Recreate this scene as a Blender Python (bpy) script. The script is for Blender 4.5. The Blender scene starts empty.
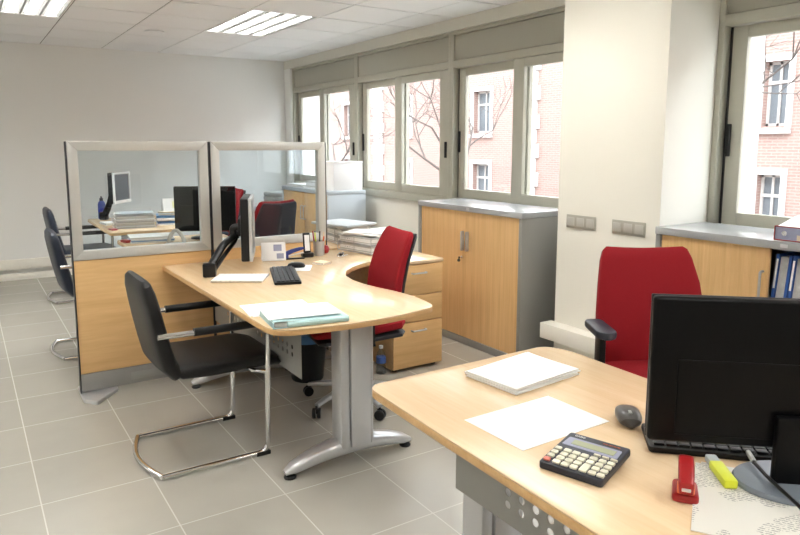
import bpy, bmesh, math, random
from mathutils import Vector, Matrix, Euler
random.seed(7)
S = bpy.context.scene
COL = S.collection
PI = math.pi
R = math.radians

# ------------------------------------------------------------------ materials
def _nt(name):
    m = bpy.data.materials.new(name); m.use_nodes = True
    nt = m.node_tree
    return m, nt, nt.nodes['Principled BSDF']

def N(nt, typ, **kw):
    n = nt.nodes.new(typ)
    for k, v in kw.items():
        setattr(n, k, v)
    return n

def plain(name, col, rough=.5, metal=0, var=.04, scale=40, bump=0, spec=.5, bscale=None):
    m, nt, b = _nt(name)
    b.inputs['Roughness'].default_value = rough
    b.inputs['Metallic'].default_value = metal
    b.inputs['Specular IOR Level'].default_value = spec
    tc = N(nt, 'ShaderNodeTexCoord')
    nz = N(nt, 'ShaderNodeTexNoise'); nz.inputs['Scale'].default_value = scale; nz.inputs['Detail'].default_value = 3
    nt.links.new(tc.outputs['Object'], nz.inputs['Vector'])
    mix = N(nt, 'ShaderNodeMix', data_type='RGBA')
    mix.inputs['A'].default_value = tuple(c * (1 - var) for c in col) + (1,)
    mix.inputs['B'].default_value = tuple(min(1, c * (1 + var)) for c in col) + (1,)
    nt.links.new(nz.outputs['Fac'], mix.inputs['Factor'])
    nt.links.new(mix.outputs['Result'], b.inputs['Base Color'])
    if bump:
        bn = N(nt, 'ShaderNodeTexNoise'); bn.inputs['Scale'].default_value = bscale or scale * 4
        nt.links.new(tc.outputs['Object'], bn.inputs['Vector'])
        bp = N(nt, 'ShaderNodeBump'); bp.inputs['Strength'].default_value = bump; bp.inputs['Distance'].default_value = .002
        nt.links.new(bn.outputs['Fac'], bp.inputs['Height'])
        nt.links.new(bp.outputs['Normal'], b.inputs['Normal'])
    return m

def wood(name, c1, c2, axis='X', rough=.3, scale=1.0, stretch=14):
    m, nt, b = _nt(name)
    b.inputs['Roughness'].default_value = rough
    tc = N(nt, 'ShaderNodeTexCoord'); mp = N(nt, 'ShaderNodeMapping')
    s = [stretch * scale] * 3
    s['XYZ'.index(axis)] = .9 * scale
    mp.inputs['Scale'].default_value = s
    nt.links.new(tc.outputs['Object'], mp.inputs['Vector'])
    n1 = N(nt, 'ShaderNodeTexNoise'); n1.inputs['Scale'].default_value = 1.6; n1.inputs['Detail'].default_value = 6; n1.inputs['Roughness'].default_value = .6
    n2 = N(nt, 'ShaderNodeTexNoise'); n2.inputs['Scale'].default_value = 9; n2.inputs['Detail'].default_value = 2
    nt.links.new(mp.outputs['Vector'], n1.inputs['Vector']); nt.links.new(mp.outputs['Vector'], n2.inputs['Vector'])
    ad = N(nt, 'ShaderNodeMath', operation='MULTIPLY_ADD'); ad.inputs[1].default_value = .35; 
    nt.links.new(n2.outputs['Fac'], ad.inputs[0]); nt.links.new(n1.outputs['Fac'], ad.inputs[2])
    rp = N(nt, 'ShaderNodeValToRGB')
    rp.color_ramp.elements[0].position = .4; rp.color_ramp.elements[0].color = c2 + (1,)
    rp.color_ramp.elements[1].position = .85; rp.color_ramp.elements[1].color = c1 + (1,)
    nt.links.new(ad.outputs[0], rp.inputs['Fac']); nt.links.new(rp.outputs['Color'], b.inputs['Base Color'])
    return m

def tambour(name, c1, c2, axis='Y', pitch=.02):
    m = wood(name, c1, c2, 'Z', .38, 1.0, 30)
    nt = m.node_tree; b = nt.nodes['Principled BSDF']
    tc = N(nt, 'ShaderNodeTexCoord'); sp = N(nt, 'ShaderNodeSeparateXYZ')
    nt.links.new(tc.outputs['Object'], sp.inputs[0])
    d = N(nt, 'ShaderNodeMath', operation='DIVIDE'); d.inputs[1].default_value = pitch
    nt.links.new(sp.outputs[axis], d.inputs[0])
    f = N(nt, 'ShaderNodeMath', operation='FRACT'); nt.links.new(d.outputs[0], f.inputs[0])
    g = N(nt, 'ShaderNodeMath', operation='PINGPONG'); g.inputs[1].default_value = .5; nt.links.new(f.outputs[0], g.inputs[0])
    l = N(nt, 'ShaderNodeMath', operation='MULTIPLY'); l.inputs[1].default_value = 6; l.use_clamp = True; nt.links.new(g.outputs[0], l.inputs[0])
    bp = N(nt, 'ShaderNodeBump'); bp.inputs['Strength'].default_value = .45; bp.inputs['Distance'].default_value = .003
    nt.links.new(l.outputs[0], bp.inputs['Height']); nt.links.new(bp.outputs['Normal'], b.inputs['Normal'])
    return m

def glass(name, tint, refl=.25, rough=.0):
    m = bpy.data.materials.new(name); m.use_nodes = True
    nt = m.node_tree; nt.nodes.clear()
    o = N(nt, 'ShaderNodeOutputMaterial'); mx = N(nt, 'ShaderNodeMixShader')
    tr = N(nt, 'ShaderNodeBsdfTransparent'); tr.inputs['Color'].default_value = tint + (1,)
    gl = N(nt, 'ShaderNodeBsdfGlossy'); gl.inputs['Roughness'].default_value = rough
    lw = N(nt, 'ShaderNodeLayerWeight'); lw.inputs['Blend'].default_value = .5
    pw = N(nt, 'ShaderNodeMath', operation='POWER'); pw.inputs[1].default_value = 5
    nt.links.new(lw.outputs['Facing'], pw.inputs[0])
    ml = N(nt, 'ShaderNodeMath', operation='MULTIPLY_ADD'); ml.inputs[1].default_value = .9; ml.inputs[2].default_value = .04 * refl * 4
    ml.use_clamp = True
    nt.links.new(pw.outputs[0], ml.inputs[0]); nt.links.new(ml.outputs[0], mx.inputs[0])
    nt.links.new(tr.outputs[0], mx.inputs[1]); nt.links.new(gl.outputs[0], mx.inputs[2])
    nt.links.new(mx.outputs[0], o.inputs[0])
    return m

def emis(name, col, s):
    m, nt, b = _nt(name)
    b.inputs['Base Color'].default_value = (.9, .9, .9, 1)
    b.inputs['Emission Color'].default_value = col + (1,)
    b.inputs['Emission Strength'].default_value = s
    return m

def printed(name, base, ink, sx=60, sy=260, thr=.56, density=.5, blocks=3.0):
    """paper with rows of small print"""
    m, nt, b = _nt(name); b.inputs['Roughness'].default_value = .6
    tc = N(nt, 'ShaderNodeTexCoord')
    mp = N(nt, 'ShaderNodeMapping'); mp.inputs['Scale'].default_value = (sx * 3, sx * 3, 1)
    nt.links.new(tc.outputs['Object'], mp.inputs['Vector'])
    nz = N(nt, 'ShaderNodeTexNoise'); nz.inputs['Scale'].default_value = 1; nz.inputs['Detail'].default_value = 1
    nt.links.new(mp.outputs['Vector'], nz.inputs['Vector'])
    sp = N(nt, 'ShaderNodeSeparateXYZ'); nt.links.new(tc.outputs['Object'], sp.inputs[0])
    ln = N(nt, 'ShaderNodeMath', operation='MULTIPLY'); ln.inputs[1].default_value = sy; nt.links.new(sp.outputs['Y'], ln.inputs[0])
    sn = N(nt, 'ShaderNodeMath', operation='SINE'); nt.links.new(ln.outputs[0], sn.inputs[0])
    gt = N(nt, 'ShaderNodeMath', operation='GREATER_THAN'); gt.inputs[1].default_value = .1; nt.links.new(sn.outputs[0], gt.inputs[0])
    g2 = N(nt, 'ShaderNodeMath', operation='GREATER_THAN'); g2.inputs[1].default_value = thr - .1; nt.links.new(nz.outputs['Fac'], g2.inputs[0])
    bl = N(nt, 'ShaderNodeTexNoise'); bl.inputs['Scale'].default_value = blocks * 3; nt.links.new(tc.outputs['Object'], bl.inputs['Vector'])
    g3 = N(nt, 'ShaderNodeMath', operation='GREATER_THAN'); g3.inputs[1].default_value = .5; nt.links.new(bl.outputs['Fac'], g3.inputs[0])
    m1 = N(nt, 'ShaderNodeMath', operation='MULTIPLY'); nt.links.new(gt.outputs[0], m1.inputs[0]); nt.links.new(g2.outputs[0], m1.inputs[1])
    m2 = N(nt, 'ShaderNodeMath', operation='MULTIPLY'); nt.links.new(m1.outputs[0], m2.inputs[0]); nt.links.new(g3.outputs[0], m2.inputs[1])
    m3 = N(nt, 'ShaderNodeMath', operation='MULTIPLY'); m3.inputs[1].default_value = density; nt.links.new(m2.outputs[0], m3.inputs[0])
    mix = N(nt, 'ShaderNodeMix', data_type='RGBA'); mix.inputs['A'].default_value = base + (1,); mix.inputs['B'].default_value = ink + (1,)
    nt.links.new(m3.outputs[0], mix.inputs['Factor']); nt.links.new(mix.outputs['Result'], b.inputs['Base Color'])
    return m

def tile_floor():
    m, nt, b = _nt('floor_tile')
    tc = N(nt, 'ShaderNodeTexCoord'); sp = N(nt, 'ShaderNodeSeparateXYZ'); nt.links.new(tc.outputs['Object'], sp.inputs[0])
    outs = []; cells = []
    for ax, off, size in (('X', .172, .431), ('Y', 2.475, .452)):
        s = N(nt, 'ShaderNodeMath', operation='SUBTRACT'); s.inputs[1].default_value = off; nt.links.new(sp.outputs[ax], s.inputs[0])
        d = N(nt, 'ShaderNodeMath', operation='DIVIDE'); d.inputs[1].default_value = size; nt.links.new(s.outputs[0], d.inputs[0])
        fl = N(nt, 'ShaderNodeMath', operation='FLOOR'); nt.links.new(d.outputs[0], fl.inputs[0]); cells.append(fl)
        pp = N(nt, 'ShaderNodeMath', operation='PINGPONG'); pp.inputs[1].default_value = .5; nt.links.new(d.outputs[0], pp.inputs[0])
        lt = N(nt, 'ShaderNodeMath', operation='LESS_THAN'); lt.inputs[1].default_value = .0024 / size; nt.links.new(pp.outputs[0], lt.inputs[0])
        outs.append(lt)
    mx = N(nt, 'ShaderNodeMath', operation='MAXIMUM'); nt.links.new(outs[0].outputs[0], mx.inputs[0]); nt.links.new(outs[1].outputs[0], mx.inputs[1])
    cb = N(nt, 'ShaderNodeCombineXYZ'); nt.links.new(cells[0].outputs[0], cb.inputs[0]); nt.links.new(cells[1].outputs[0], cb.inputs[1])
    wn = N(nt, 'ShaderNodeTexWhiteNoise'); nt.links.new(cb.outputs[0], wn.inputs['Vector'])
    nz = N(nt, 'ShaderNodeTexNoise'); nz.inputs['Scale'].default_value = 7; nz.inputs['Detail'].default_value = 5; nt.links.new(tc.outputs['Object'], nz.inputs['Vector'])
    av = N(nt, 'ShaderNodeMath', operation='MULTIPLY_ADD'); av.inputs[1].default_value = .5
    nt.links.new(wn.outputs['Value'], av.inputs[0]); nt.links.new(nz.outputs['Fac'], av.inputs[2])
    c = N(nt, 'ShaderNodeMix', data_type='RGBA'); c.inputs['A'].default_value = (.385, .365, .32, 1); c.inputs['B'].default_value = (.42, .40, .352, 1)
    nt.links.new(av.outputs[0], c.inputs['Factor'])
    g = N(nt, 'ShaderNodeMix', data_type='RGBA'); nt.links.new(mx.outputs[0], g.inputs['Factor']); nt.links.new(c.outputs['Result'], g.inputs['A']); g.inputs['B'].default_value = (.53, .51, .47, 1)
    nt.links.new(g.outputs['Result'], b.inputs['Base Color'])
    b.inputs['Roughness'].default_value = .3
    r = N(nt, 'ShaderNodeMath', operation='MULTIPLY_ADD'); r.inputs[1].default_value = .5; r.inputs[2].default_value = .27
    nt.links.new(mx.outputs[0], r.inputs[0]); nt.links.new(r.outputs[0], b.inputs['Roughness'])
    return m

def brick(name):
    m, nt, b = _nt(name); b.inputs['Roughness'].default_value = .9
    tc = N(nt, 'ShaderNodeTexCoord'); mp = N(nt, 'ShaderNodeMapping'); mp.inputs['Rotation'].default_value = (R(90), 0, R(90))
    sp = N(nt, 'ShaderNodeSeparateXYZ'); cb = N(nt, 'ShaderNodeCombineXYZ')
    nt.links.new(tc.outputs['Object'], sp.inputs[0]); nt.links.new(sp.outputs['Y'], cb.inputs[0]); nt.links.new(sp.outputs['Z'], cb.inputs[1])
    bk = N(nt, 'ShaderNodeTexBrick'); nt.links.new(cb.outputs[0], bk.inputs['Vector'])
    bk.inputs['Color1'].default_value = (.285, .175, .15, 1); bk.inputs['Color2'].default_value = (.33, .205, .175, 1); bk.inputs['Mortar'].default_value = (.35, .275, .245, 1)
    bk.inputs['Scale'].default_value = 1; bk.inputs['Brick Width'].default_value = .26; bk.inputs['Row Height'].default_value = .075; bk.inputs['Mortar Size'].default_value = .012
    nt.links.new(bk.outputs['Color'], b.inputs['Base Color'])
    return m

M = dict(
    wall=plain('wall_paint', (.83, .83, .805), .8, var=.012, scale=2, bump=.05, bscale=300),
    lintel=plain('lintel_paint', (.70, .69, .62), .6, var=.01),
    cream=plain('cream_paint', (.85, .82, .735), .7, var=.012, scale=2, bump=.05, bscale=300),
    trunk=plain('trunking_plastic', (.85, .82, .74), .45, var=.01),
    ceil=plain('ceiling_tile', (.86, .875, .89), .9, var=.05, scale=90, bump=.3, bscale=180),
    gapshade=plain('ceiling_gap_shade', (.22, .22, .21), .6, var=.01),  # dark tone stands in for shade in the gaps between tiles
    floor=tile_floor(),
    frame=plain('window_frame_paint', (.47, .46, .385), .4, var=.015),
    shutter=plain('shutter_box_paint', (.41, .40, .335), .45, var=.015),
    seal=plain('window_seal', (.03, .03, .03), .6),
    pane=glass('window_glass', (.97, .985, .99), .22),
    pglass=glass('partition_glass', (.90, .945, .97), .27),
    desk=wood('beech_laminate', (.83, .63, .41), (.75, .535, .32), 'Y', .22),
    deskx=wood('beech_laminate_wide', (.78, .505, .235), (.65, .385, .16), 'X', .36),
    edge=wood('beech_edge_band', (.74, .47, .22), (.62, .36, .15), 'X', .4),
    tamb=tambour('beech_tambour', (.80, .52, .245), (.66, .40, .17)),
    steel=plain('grey_painted_steel', (.30, .295, .28), .36, .2, var=.02, scale=12),
    steeltop=plain('window_lit_steel_top', (.40, .41, .42), .2, 0, var=.02, scale=12, spec=.6),  # cabinet steel, glossier; window reflection also put in as paler, bluer colour
    alu=plain('silver_aluminium', (.60, .605, .62), .32, .55, var=.02),
    pframe=plain('champagne_aluminium', (.62, .61, .58), .38, .45, var=.02),
    chrome=plain('chrome', (.82, .82, .83), .09, 1.0, var=.005),
    panelgrey=plain('grey_perforated_steel', (.33, .33, .31), .45, .2, var=.02),
    leather=plain('black_leather', (.009, .009, .0095), .40, spec=.32, var=.1, bump=.25, bscale=250),
    leatherblue=plain('navy_leather', (.022, .032, .055), .40, spec=.4, var=.1, bump=.25, bscale=250),
    black=plain('black_plastic', (.009, .009, .0095), .38, spec=.35, var=.05),
    screen=plain('black_gloss_plastic', (.003, .003, .0034), .42, spec=.16, var=.02),
    dark=plain('charcoal_plastic', (.022, .023, .027), .45, var=.05),
    darkblue=plain('blue_black_plastic', (.022, .027, .042), .4, var=.05),
    lcd=plain('grey_lcd', (.16, .18, .21), .3, var=.02),
    red=plain('red_fabric', (.30, .012, .018), .85, var=.10, scale=300, bump=.35, bscale=900, spec=.2),
    redplastic=plain('red_plastic', (.36, .014, .016), .3, var=.03),
    orangeplastic=plain('orange_plastic', (.8, .16, .05), .3, var=.03),
    white=plain('white_paper', (.90, .90, .89), .6, var=.01),
    cardwhite=plain('white_card', (.90, .90, .90), .6, var=.01),
    paperprint=printed('printed_paper', (.88, .88, .87), (.12, .13, .18), density=.6),
    news=printed('newsprint', (.74, .72, .66), (.10, .10, .11), sx=70, sy=800, density=.6, blocks=3),
    faint=printed('faint_print_paper', (.90, .90, .89), (.5, .52, .55), density=.35),
    greypaper=plain('aged_paper', (.60, .60, .57), .7, var=.2, scale=60),
    manila=plain('manila_card', (.78, .66, .48), .7, var=.05),
    teal=plain('pale_teal_card', (.50, .72, .74), .55, var=.04),
    bluefold=plain('blue_card', (.06, .20, .42), .5, var=.08),
    bluebinder=plain('blue_binder_card', (.025, .10, .38), .42, var=.06),
    navy=plain('navy_plastic', (.015, .03, .20), .35, var=.05),
    bluebottle=plain('blue_bottle_plastic', (.02, .05, .32), .3, var=.05),
    yellow=plain('yellow_plastic', (.72, .78, .04), .4, var=.04),
    ypaper=plain('yellow_sticky_paper', (.86, .84, .42), .6, var=.02),
    ivory=plain('ivory_keys', (.80, .77, .62), .45, var=.02),
    keyred=plain('red_key', (.75, .22, .17), .45, var=.02),
    lcdgreen=plain('calculator_lcd', (.40, .43, .27), .3, var=.02),
    calcpanel=plain('lavender_panel', (.34, .36, .50), .35, var=.02),
    greyblue=plain('light_blue_grey_steel', (.52, .57, .61), .45, .1, var=.015),
    wire=plain('grey_wire', (.55, .55, .56), .35, .8),
    clear=glass('clear_plastic', (.80, .85, .88), .6, .05),
    labelblue=plain('bottle_label', (.06, .13, .42), .4, var=.3, scale=60),
    switch=plain('champagne_switch', (.50, .48, .42), .35, .5, var=.02),
    switchrock=plain('switch_rocker', (.60, .585, .54), .32, .3, var=.02),
    standgrey=plain('blue_grey_gloss', (.20, .23, .27), .22, .1, var=.03),
    lampwhite=plain('lamp_enamel', (.85, .85, .83), .4, var=.01),
    louvre=plain('louvre_aluminium', (.42, .42, .42), .35, .5, var=.01),
    tube=emis('lamp_tube_glow', (1.0, .985, .95), 6.0),
    trough=plain('lamp_reflector', (.9, .9, .88), .3, .3, var=.01),
    brick=brick('pink_brick'),
    stone=plain('white_stone', (.55, .525, .50), .85, var=.04, scale=3),
    extglass=plain('distant_glass', (.15, .17, .19), .3, var=.15, scale=1.5),
    bark=plain('grey_bark', (.11, .09, .08), .9, var=.25, scale=20),
    asphalt=plain('street_paving', (.45, .44, .43), .9, var=.1, scale=2),
    yellowpost=plain('post_it_orange', (.90, .70, .45), .6, var=.02),
    mousegrey=plain('mouse_grey_plastic', (.07, .065, .06), .3, var=.05),
    grip=plain('grey_bag_plastic', (.40, .41, .40), .5, var=.1, scale=12),
    blueliner=plain('blue_bin_liner', (.05, .16, .35), .45, var=.1),
    tapegrey=plain('beige_plastic', (.50, .48, .43), .5, var=.04),
)

# ------------------------------------------------------------------ mesh builder
class B:
    def __init__(s):
        s.bm = bmesh.new()
    def _merge(s, t):
        me = bpy.data.meshes.new('tmp'); t.to_mesh(me); t.free(); s.bm.from_mesh(me); bpy.data.meshes.remove(me)
        return s
    def box(s, x0, x1, y0, y1, z0, z1, bev=0, seg=2, mat=None):
        t = bmesh.new(); bmesh.ops.create_cube(t, size=1)
        for v in t.verts:
            v.co = Vector(((x0 + x1) / 2 + v.co.x * (x1 - x0), (y0 + y1) / 2 + v.co.y * (y1 - y0), (z0 + z1) / 2 + v.co.z * (z1 - z0)))
        if bev:
            bmesh.ops.bevel(t, geom=list(t.edges), offset=bev, segments=seg, affect='EDGES', profile=.5)
        if mat is not None:
            bmesh.ops.transform(t, matrix=mat, verts=t.verts)
        return s._merge(t)
    def prism(s, pts, z0, z1, bev=0, mat=None):
        t = bmesh.new()
        a = [t.verts.new((p[0], p[1], z0)) for p in pts]; b = [t.verts.new((p[0], p[1], z1)) for p in pts]
        n = len(pts)
        t.faces.new(a[::-1]); t.faces.new(b)
        for i in range(n):
            t.faces.new((a[i], a[(i + 1) % n], b[(i + 1) % n], b[i]))
        bmesh.ops.recalc_face_normals(t, faces=t.faces)
        if bev:
            es = [e for e in t.edges if abs(e.verts[0].co.z - e.verts[1].co.z) < 1e-6]
            bmesh.ops.bevel(t, geom=es, offset=bev, segments=2, affect='EDGES', profile=.5)
        if mat is not None:
            bmesh.ops.transform(t, matrix=mat, verts=t.verts)
        return s._merge(t)
    def tube(s, pts, r, seg=10, fil=0, closed=False, r1=None):
        P = [Vector(p) for p in pts]
        if fil:
            Q = [P[0]]
            for i in range(1, len(P) - 1):
                a, b, c = P[i - 1], P[i], P[i + 1]
                d1 = (a - b); d2 = (c - b); f = min(fil, d1.length * .48, d2.length * .48)
                p, q = b + d1.normalized() * f, b + d2.normalized() * f
                for k in range(6):
                    u = k / 5; Q.append(p * (1 - u) ** 2 + b * 2 * u * (1 - u) + q * u * u)
            Q.append(P[-1]); P = Q
        bm = s.bm; rings = []
        n = len(P); up = None
        for i, p in enumerate(P):
            if closed:
                d = (P[(i + 1) % n] - P[i - 1]).normalized()
            else:
                d = (P[min(i + 1, n - 1)] - P[max(i - 1, 0)]).normalized()
            if up is None:
                up = Vector((0, 0, 1)) if abs(d.z) < .9 else Vector((1, 0, 0))
            up = (up - d * up.dot(d))
            if up.length < 1e-5: up = d.orthogonal()
            up.normalize(); sd = d.cross(up)
            rr = r if r1 is None else r + (r1 - r) * i / max(1, n - 1)
            rings.append([bm.verts.new(p + (up * math.cos(2 * PI * k / seg) + sd * math.sin(2 * PI * k / seg)) * rr) for k in range(seg)])
        m = n if closed else n - 1
        for i in range(m):
            a, b = rings[i], rings[(i + 1) % n]
            for k in range(seg):
                bm.faces.new((a[k], a[(k + 1) % seg], b[(k + 1) % seg], b[k]))
        if not closed:
            bm.faces.new(rings[0][::-1]); bm.faces.new(rings[-1])
        return s
    def lathe(s, prof, seg=24, mat=None):
        """profile of (r, z) about z; open ends are capped"""
        t = bmesh.new(); rings = []
        for r, z in prof:
            rings.append([t.verts.new((r * math.cos(2 * PI * k / seg), r * math.sin(2 * PI * k / seg), z)) for k in range(seg)])
        for a, b in zip(rings, rings[1:]):
            for k in range(seg):
                t.faces.new((a[k], a[(k + 1) % seg], b[(k + 1) % seg], b[k]))
        if prof[0][0] > 1e-4: t.faces.new(rings[0][::-1])
        if prof[-1][0] > 1e-4: t.faces.new(rings[-1])
        bmesh.ops.remove_doubles(t, verts=t.verts, dist=1e-6)
        bmesh.ops.recalc_face_normals(t, faces=t.faces)
        if mat is not None:
            bmesh.ops.transform(t, matrix=mat, verts=t.verts)
        return s._merge(t)
    def loft(s, path, hw, ht, n=4.0, seg=28, axis='Y', offs=None):
        """padded slab: path in (x,z), superellipse sections across y"""
        P = [Vector((p[0], 0, p[1])) for p in path]; rings = []; t = bmesh.new()
        for i, p in enumerate(P):
            d = (P[min(i + 1, len(P) - 1)] - P[max(i - 1, 0)]).normalized()
            nrm = Vector((-d.z, 0, d.x)); ring = []
            for k in range(seg):
                a = 2 * PI * k / seg; c, sn = math.cos(a), math.sin(a)
                y = math.copysign(abs(c) ** (2 / n), c) * hw[i]; w = math.copysign(abs(sn) ** (2 / n), sn) * ht[i]
                if offs: w += offs(i, y / max(hw[i], 1e-6))
                ring.append(t.verts.new(p + Vector((0, y, 0)) + nrm * w))
            rings.append(ring)
        for a, b in zip(rings, rings[1:]):
            for k in range(seg):
                t.faces.new((a[k], a[(k + 1) % seg], b[(k + 1) % seg], b[k]))
        t.faces.new(rings[0][::-1]); t.faces.new(rings[-1])
        bmesh.ops.recalc_face_normals(t, faces=t.faces)
        if axis == 'X':
            bmesh.ops.transform(t, matrix=Matrix.Rotation(-PI / 2, 4, 'Z'), verts=t.verts)
        return s._merge(t)
    def make(s, name, mat, parent=None, smooth=35, xf=None):
        me = bpy.data.meshes.new(name)
        if xf is not None: bmesh.ops.transform(s.bm, matrix=xf, verts=s.bm.verts)
        bmesh.ops.recalc_face_normals(s.bm, faces=s.bm.faces)
        s.bm.to_mesh(me); s.bm.free()
        if smooth:
            for p in me.polygons: p.use_smooth = True
            me.set_sharp_from_angle(angle=R(smooth))
        me.materials.append(M[mat] if isinstance(mat, str) else mat)
        o = bpy.data.objects.new(name, me); COL.objects.link(o)
        if parent: o.parent = parent
        return o

def tag(o, label, cat, group=None, kind=None):
    if label: o['label'] = label
    if cat: o['category'] = cat
    if group: o['group'] = group
    if kind: o['kind'] = kind
    return o

def thing(name, label, cat, loc=(0, 0, 0), rz=0, group=None):
    o = bpy.data.objects.new(name, None); COL.objects.link(o)
    o.empty_display_size = .05
    o.location = loc; o.rotation_euler = (0, 0, R(rz))
    return tag(o, label, cat, group)

def solo(o, label, cat, loc=(0, 0, 0), rz=0, group=None, rot=None):
    o.location = loc; o.rotation_euler = rot if rot else (0, 0, R(rz))
    return tag(o, label, cat, group)

def struct(o):
    o['kind'] = 'structure'; return o

def dup(root, loc, rz, label, group=None):
    def rec(o, par):
        c = o.copy(); COL.objects.link(c)
        c.parent = par
        for ch in o.children: rec(ch, c)
        return c
    r = rec(root, None)
    r.location = loc; r.rotation_euler = (0, 0, R(rz)); r['label'] = label
    if group: r['group'] = group
    return r

def text_mesh(body, size, name, mat, parent, xf, ext=.0003):
    cu = bpy.data.curves.new(name, 'FONT'); cu.body = body; cu.size = size; cu.extrude = ext; cu.align_x = 'CENTER'
    to = bpy.data.objects.new(name + '_t', cu)
    me = bpy.data.meshes.new_from_object(to)
    bpy.data.objects.remove(to); bpy.data.curves.remove(cu)
    me.transform(xf); me.materials.clear(); me.materials.append(M[mat]); me.name = name
    o = bpy.data.objects.new(name, me); COL.objects.link(o); o.parent = parent
    return o

def rounded(pts, rad, k=5):
    """rounds 2-D outline corners; rad per point"""
    out = []; n = len(pts)
    for i in range(n):
        a, b, c = Vector(pts[i - 1]), Vector(pts[i]), Vector(pts[(i + 1) % n])
        r = rad[i] if isinstance(rad, (list, tuple)) else rad
        if r <= 0: out.append(tuple(b)); continue
        d1, d2 = a - b, c - b; f = min(r, d1.length * .48, d2.length * .48)
        p, q = b + d1.normalized() * f, b + d2.normalized() * f
        for j in range(k + 1):
            u = j / k; w = p * (1 - u) ** 2 + b * 2 * u * (1 - u) + q * u * u; out.append((w.x, w.y))
    return out

def rrect(w, d, r):
    return rounded([(-w / 2, -d / 2), (w / 2, -d / 2), (w / 2, d / 2), (-w / 2, d / 2)], r)

def T(x=0, y=0, z=0): return Matrix.Translation((x, y, z))
def RX(a): return Matrix.Rotation(R(a), 4, 'X')
def RY(a): return Matrix.Rotation(R(a), 4, 'Y')
def RZ(a): return Matrix.Rotation(R(a), 4, 'Z')

# ------------------------------------------------------------------ camera
cam = bpy.data.cameras.new('camera'); co = bpy.data.objects.new('camera', cam); COL.objects.link(co)
cam.sensor_width = 36; cam.lens = 675.28 / 800 * 36; cam.shift_y = -29.1 / 800; cam.clip_start = .05
yaw, pitch, roll = .5740, .1372, .0014
fwd = Vector((math.sin(yaw) * math.cos(pitch), math.cos(yaw) * math.cos(pitch), -math.sin(pitch)))
rt = Vector((math.cos(yaw), -math.sin(yaw), 0)); up = rt.cross(fwd)
r2 = rt * math.cos(roll) + up * math.sin(roll); u2 = -rt * math.sin(roll) + up * math.cos(roll)
mw = Matrix.Identity(4)
for i in range(3):
    mw[i][0], mw[i][1], mw[i][2] = r2[i], u2[i], -fwd[i]
CZ = 1.44
mw[2][3] = CZ
co.matrix_world = mw
S.camera = co

# ------------------------------------------------------------------ room shell
XL, XW, YF, YB, ZC = -2.8, 3.588, -2.6, 8.22, 2.49
struct(B().box(XL - .2, XW + .3, YF - .2, YB + .2, -.15, 0).make('floor', 'floor'))
struct(B().box(XL - .2, XW + .3, YB, YB + .2, 0, 2.9).make('wall_back', 'wall'))
struct(B().box(XL - .2, XL, YF, YB, 0, 2.9).make('wall_left', 'wall'))
struct(B().box(XL - .2, XW + .3, YF - .2, YF, 0, 2.9).make('wall_front', 'cream'))

# ceiling: suspended tiles on a 0.6 m grid, holes where the lamps sit
lamp_cols = (-1.61, .19, 1.99)
lamp_rows = (-.76, 2.24, 5.24)
gx = [.19 + .6 * k for k in range(-6, 7)]; gy = [4.04 + .6 * k for k in range(-12, 8)]
def is_lamp(x, y):
    return any(abs(x - lx) < .01 for lx in lamp_cols) and any(-.01 < y - ly < 1.19 for ly in lamp_rows)
c = B(); bars = B()
for x in gx:
    for y in gy:
        x0, x1, y0, y1 = max(x, XL), min(x + .6, XW), max(y, YF), min(y + .6, YB)
        if x1 - x0 < .03 or y1 - y0 < .03 or is_lamp(x, y): continue
        g = .0058
        c.box(x0 + g, x1 - g, y0 + .0095, y1 - .0095, ZC, ZC + .016)
        bars.box(x0, x1, y0, y1, ZC + .005, ZC + .03)
ceil = struct(c.make('ceiling', 'ceil', smooth=0))
struct(bars.make('ceiling_grid', 'gapshade', smooth=0))
struct(B().box(XL - .2, XW + .3, YF - .2, YB + .2, 2.75, 2.9).make('ceiling_slab', 'wall'))

# lamps
def make_lamp(label, loc):
    t = thing('ceiling_lamp', label, 'ceiling lamp', loc)
    w, l = .6, 1.2
    h = B()   # housing: open box
    h.box(.004, w - .004, .004, l - .004, .085, .1)
    for a in ((.004, .012, .004, l - .004), (w - .012, w - .004, .004, l - .004), (.004, w - .004, .004, .012), (.004, w - .004, l - .012, l - .004)):
        h.box(a[0], a[1], a[2], a[3], 0, .1)
    h.make('housing', 'lampwhite', t)
    for k in range(4):
        x = .0125 + .14375 * (k + .5)
        B().loft([(.03, .05), (l - .03, .05)], [.058, .058], [.018, .018], 2.2, 16, 'X').make('tube', 'tube', t, xf=T(x, 0, 0) @ RZ(180) )
        tr = B()
        for sgn in (-1, 1):
            tr.box(-.001, .001, .02, l - .02, -.037, .037, mat=T(x + sgn * .052, 0, .042) @ RY(sgn * 22))
        tr.make('reflector', 'trough', t)
    lv = B()
    for k in range(23):
        y = .03 + k * (l - .06) / 22
        lv.box(.014, w - .014, y - .0012, y + .0012, .004, .024)
    for k in range(5):
        x = .0125 + .14375 * k
        lv.box(x - .006, x + .006, .014, l - .014, .001, .026)
    lv.make('louvre', 'louvre', t, smooth=0)
    return t
lamp0 = None
lab = {(.19, 5.24): 'four tube recessed ceiling lamp at the upper left corner of the photo',
       (1.99, 5.24): 'four tube recessed ceiling lamp above the glazed partition, nearer the windows'}
for x in lamp_cols:
    for y in lamp_rows:
        l_ = lab.get((x, y), 'four tube recessed ceiling lamp behind or beside the camera')
        if lamp0 is None: lamp0 = make_lamp(l_, (x, y, ZC))
        else: dup(lamp0, (x, y, ZC), 0, l_)
for o in [o for o in COL.objects if o.name.startswith('ceiling_lamp')]:
    o['group'] = 'recessed ceiling lamps'
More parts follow.
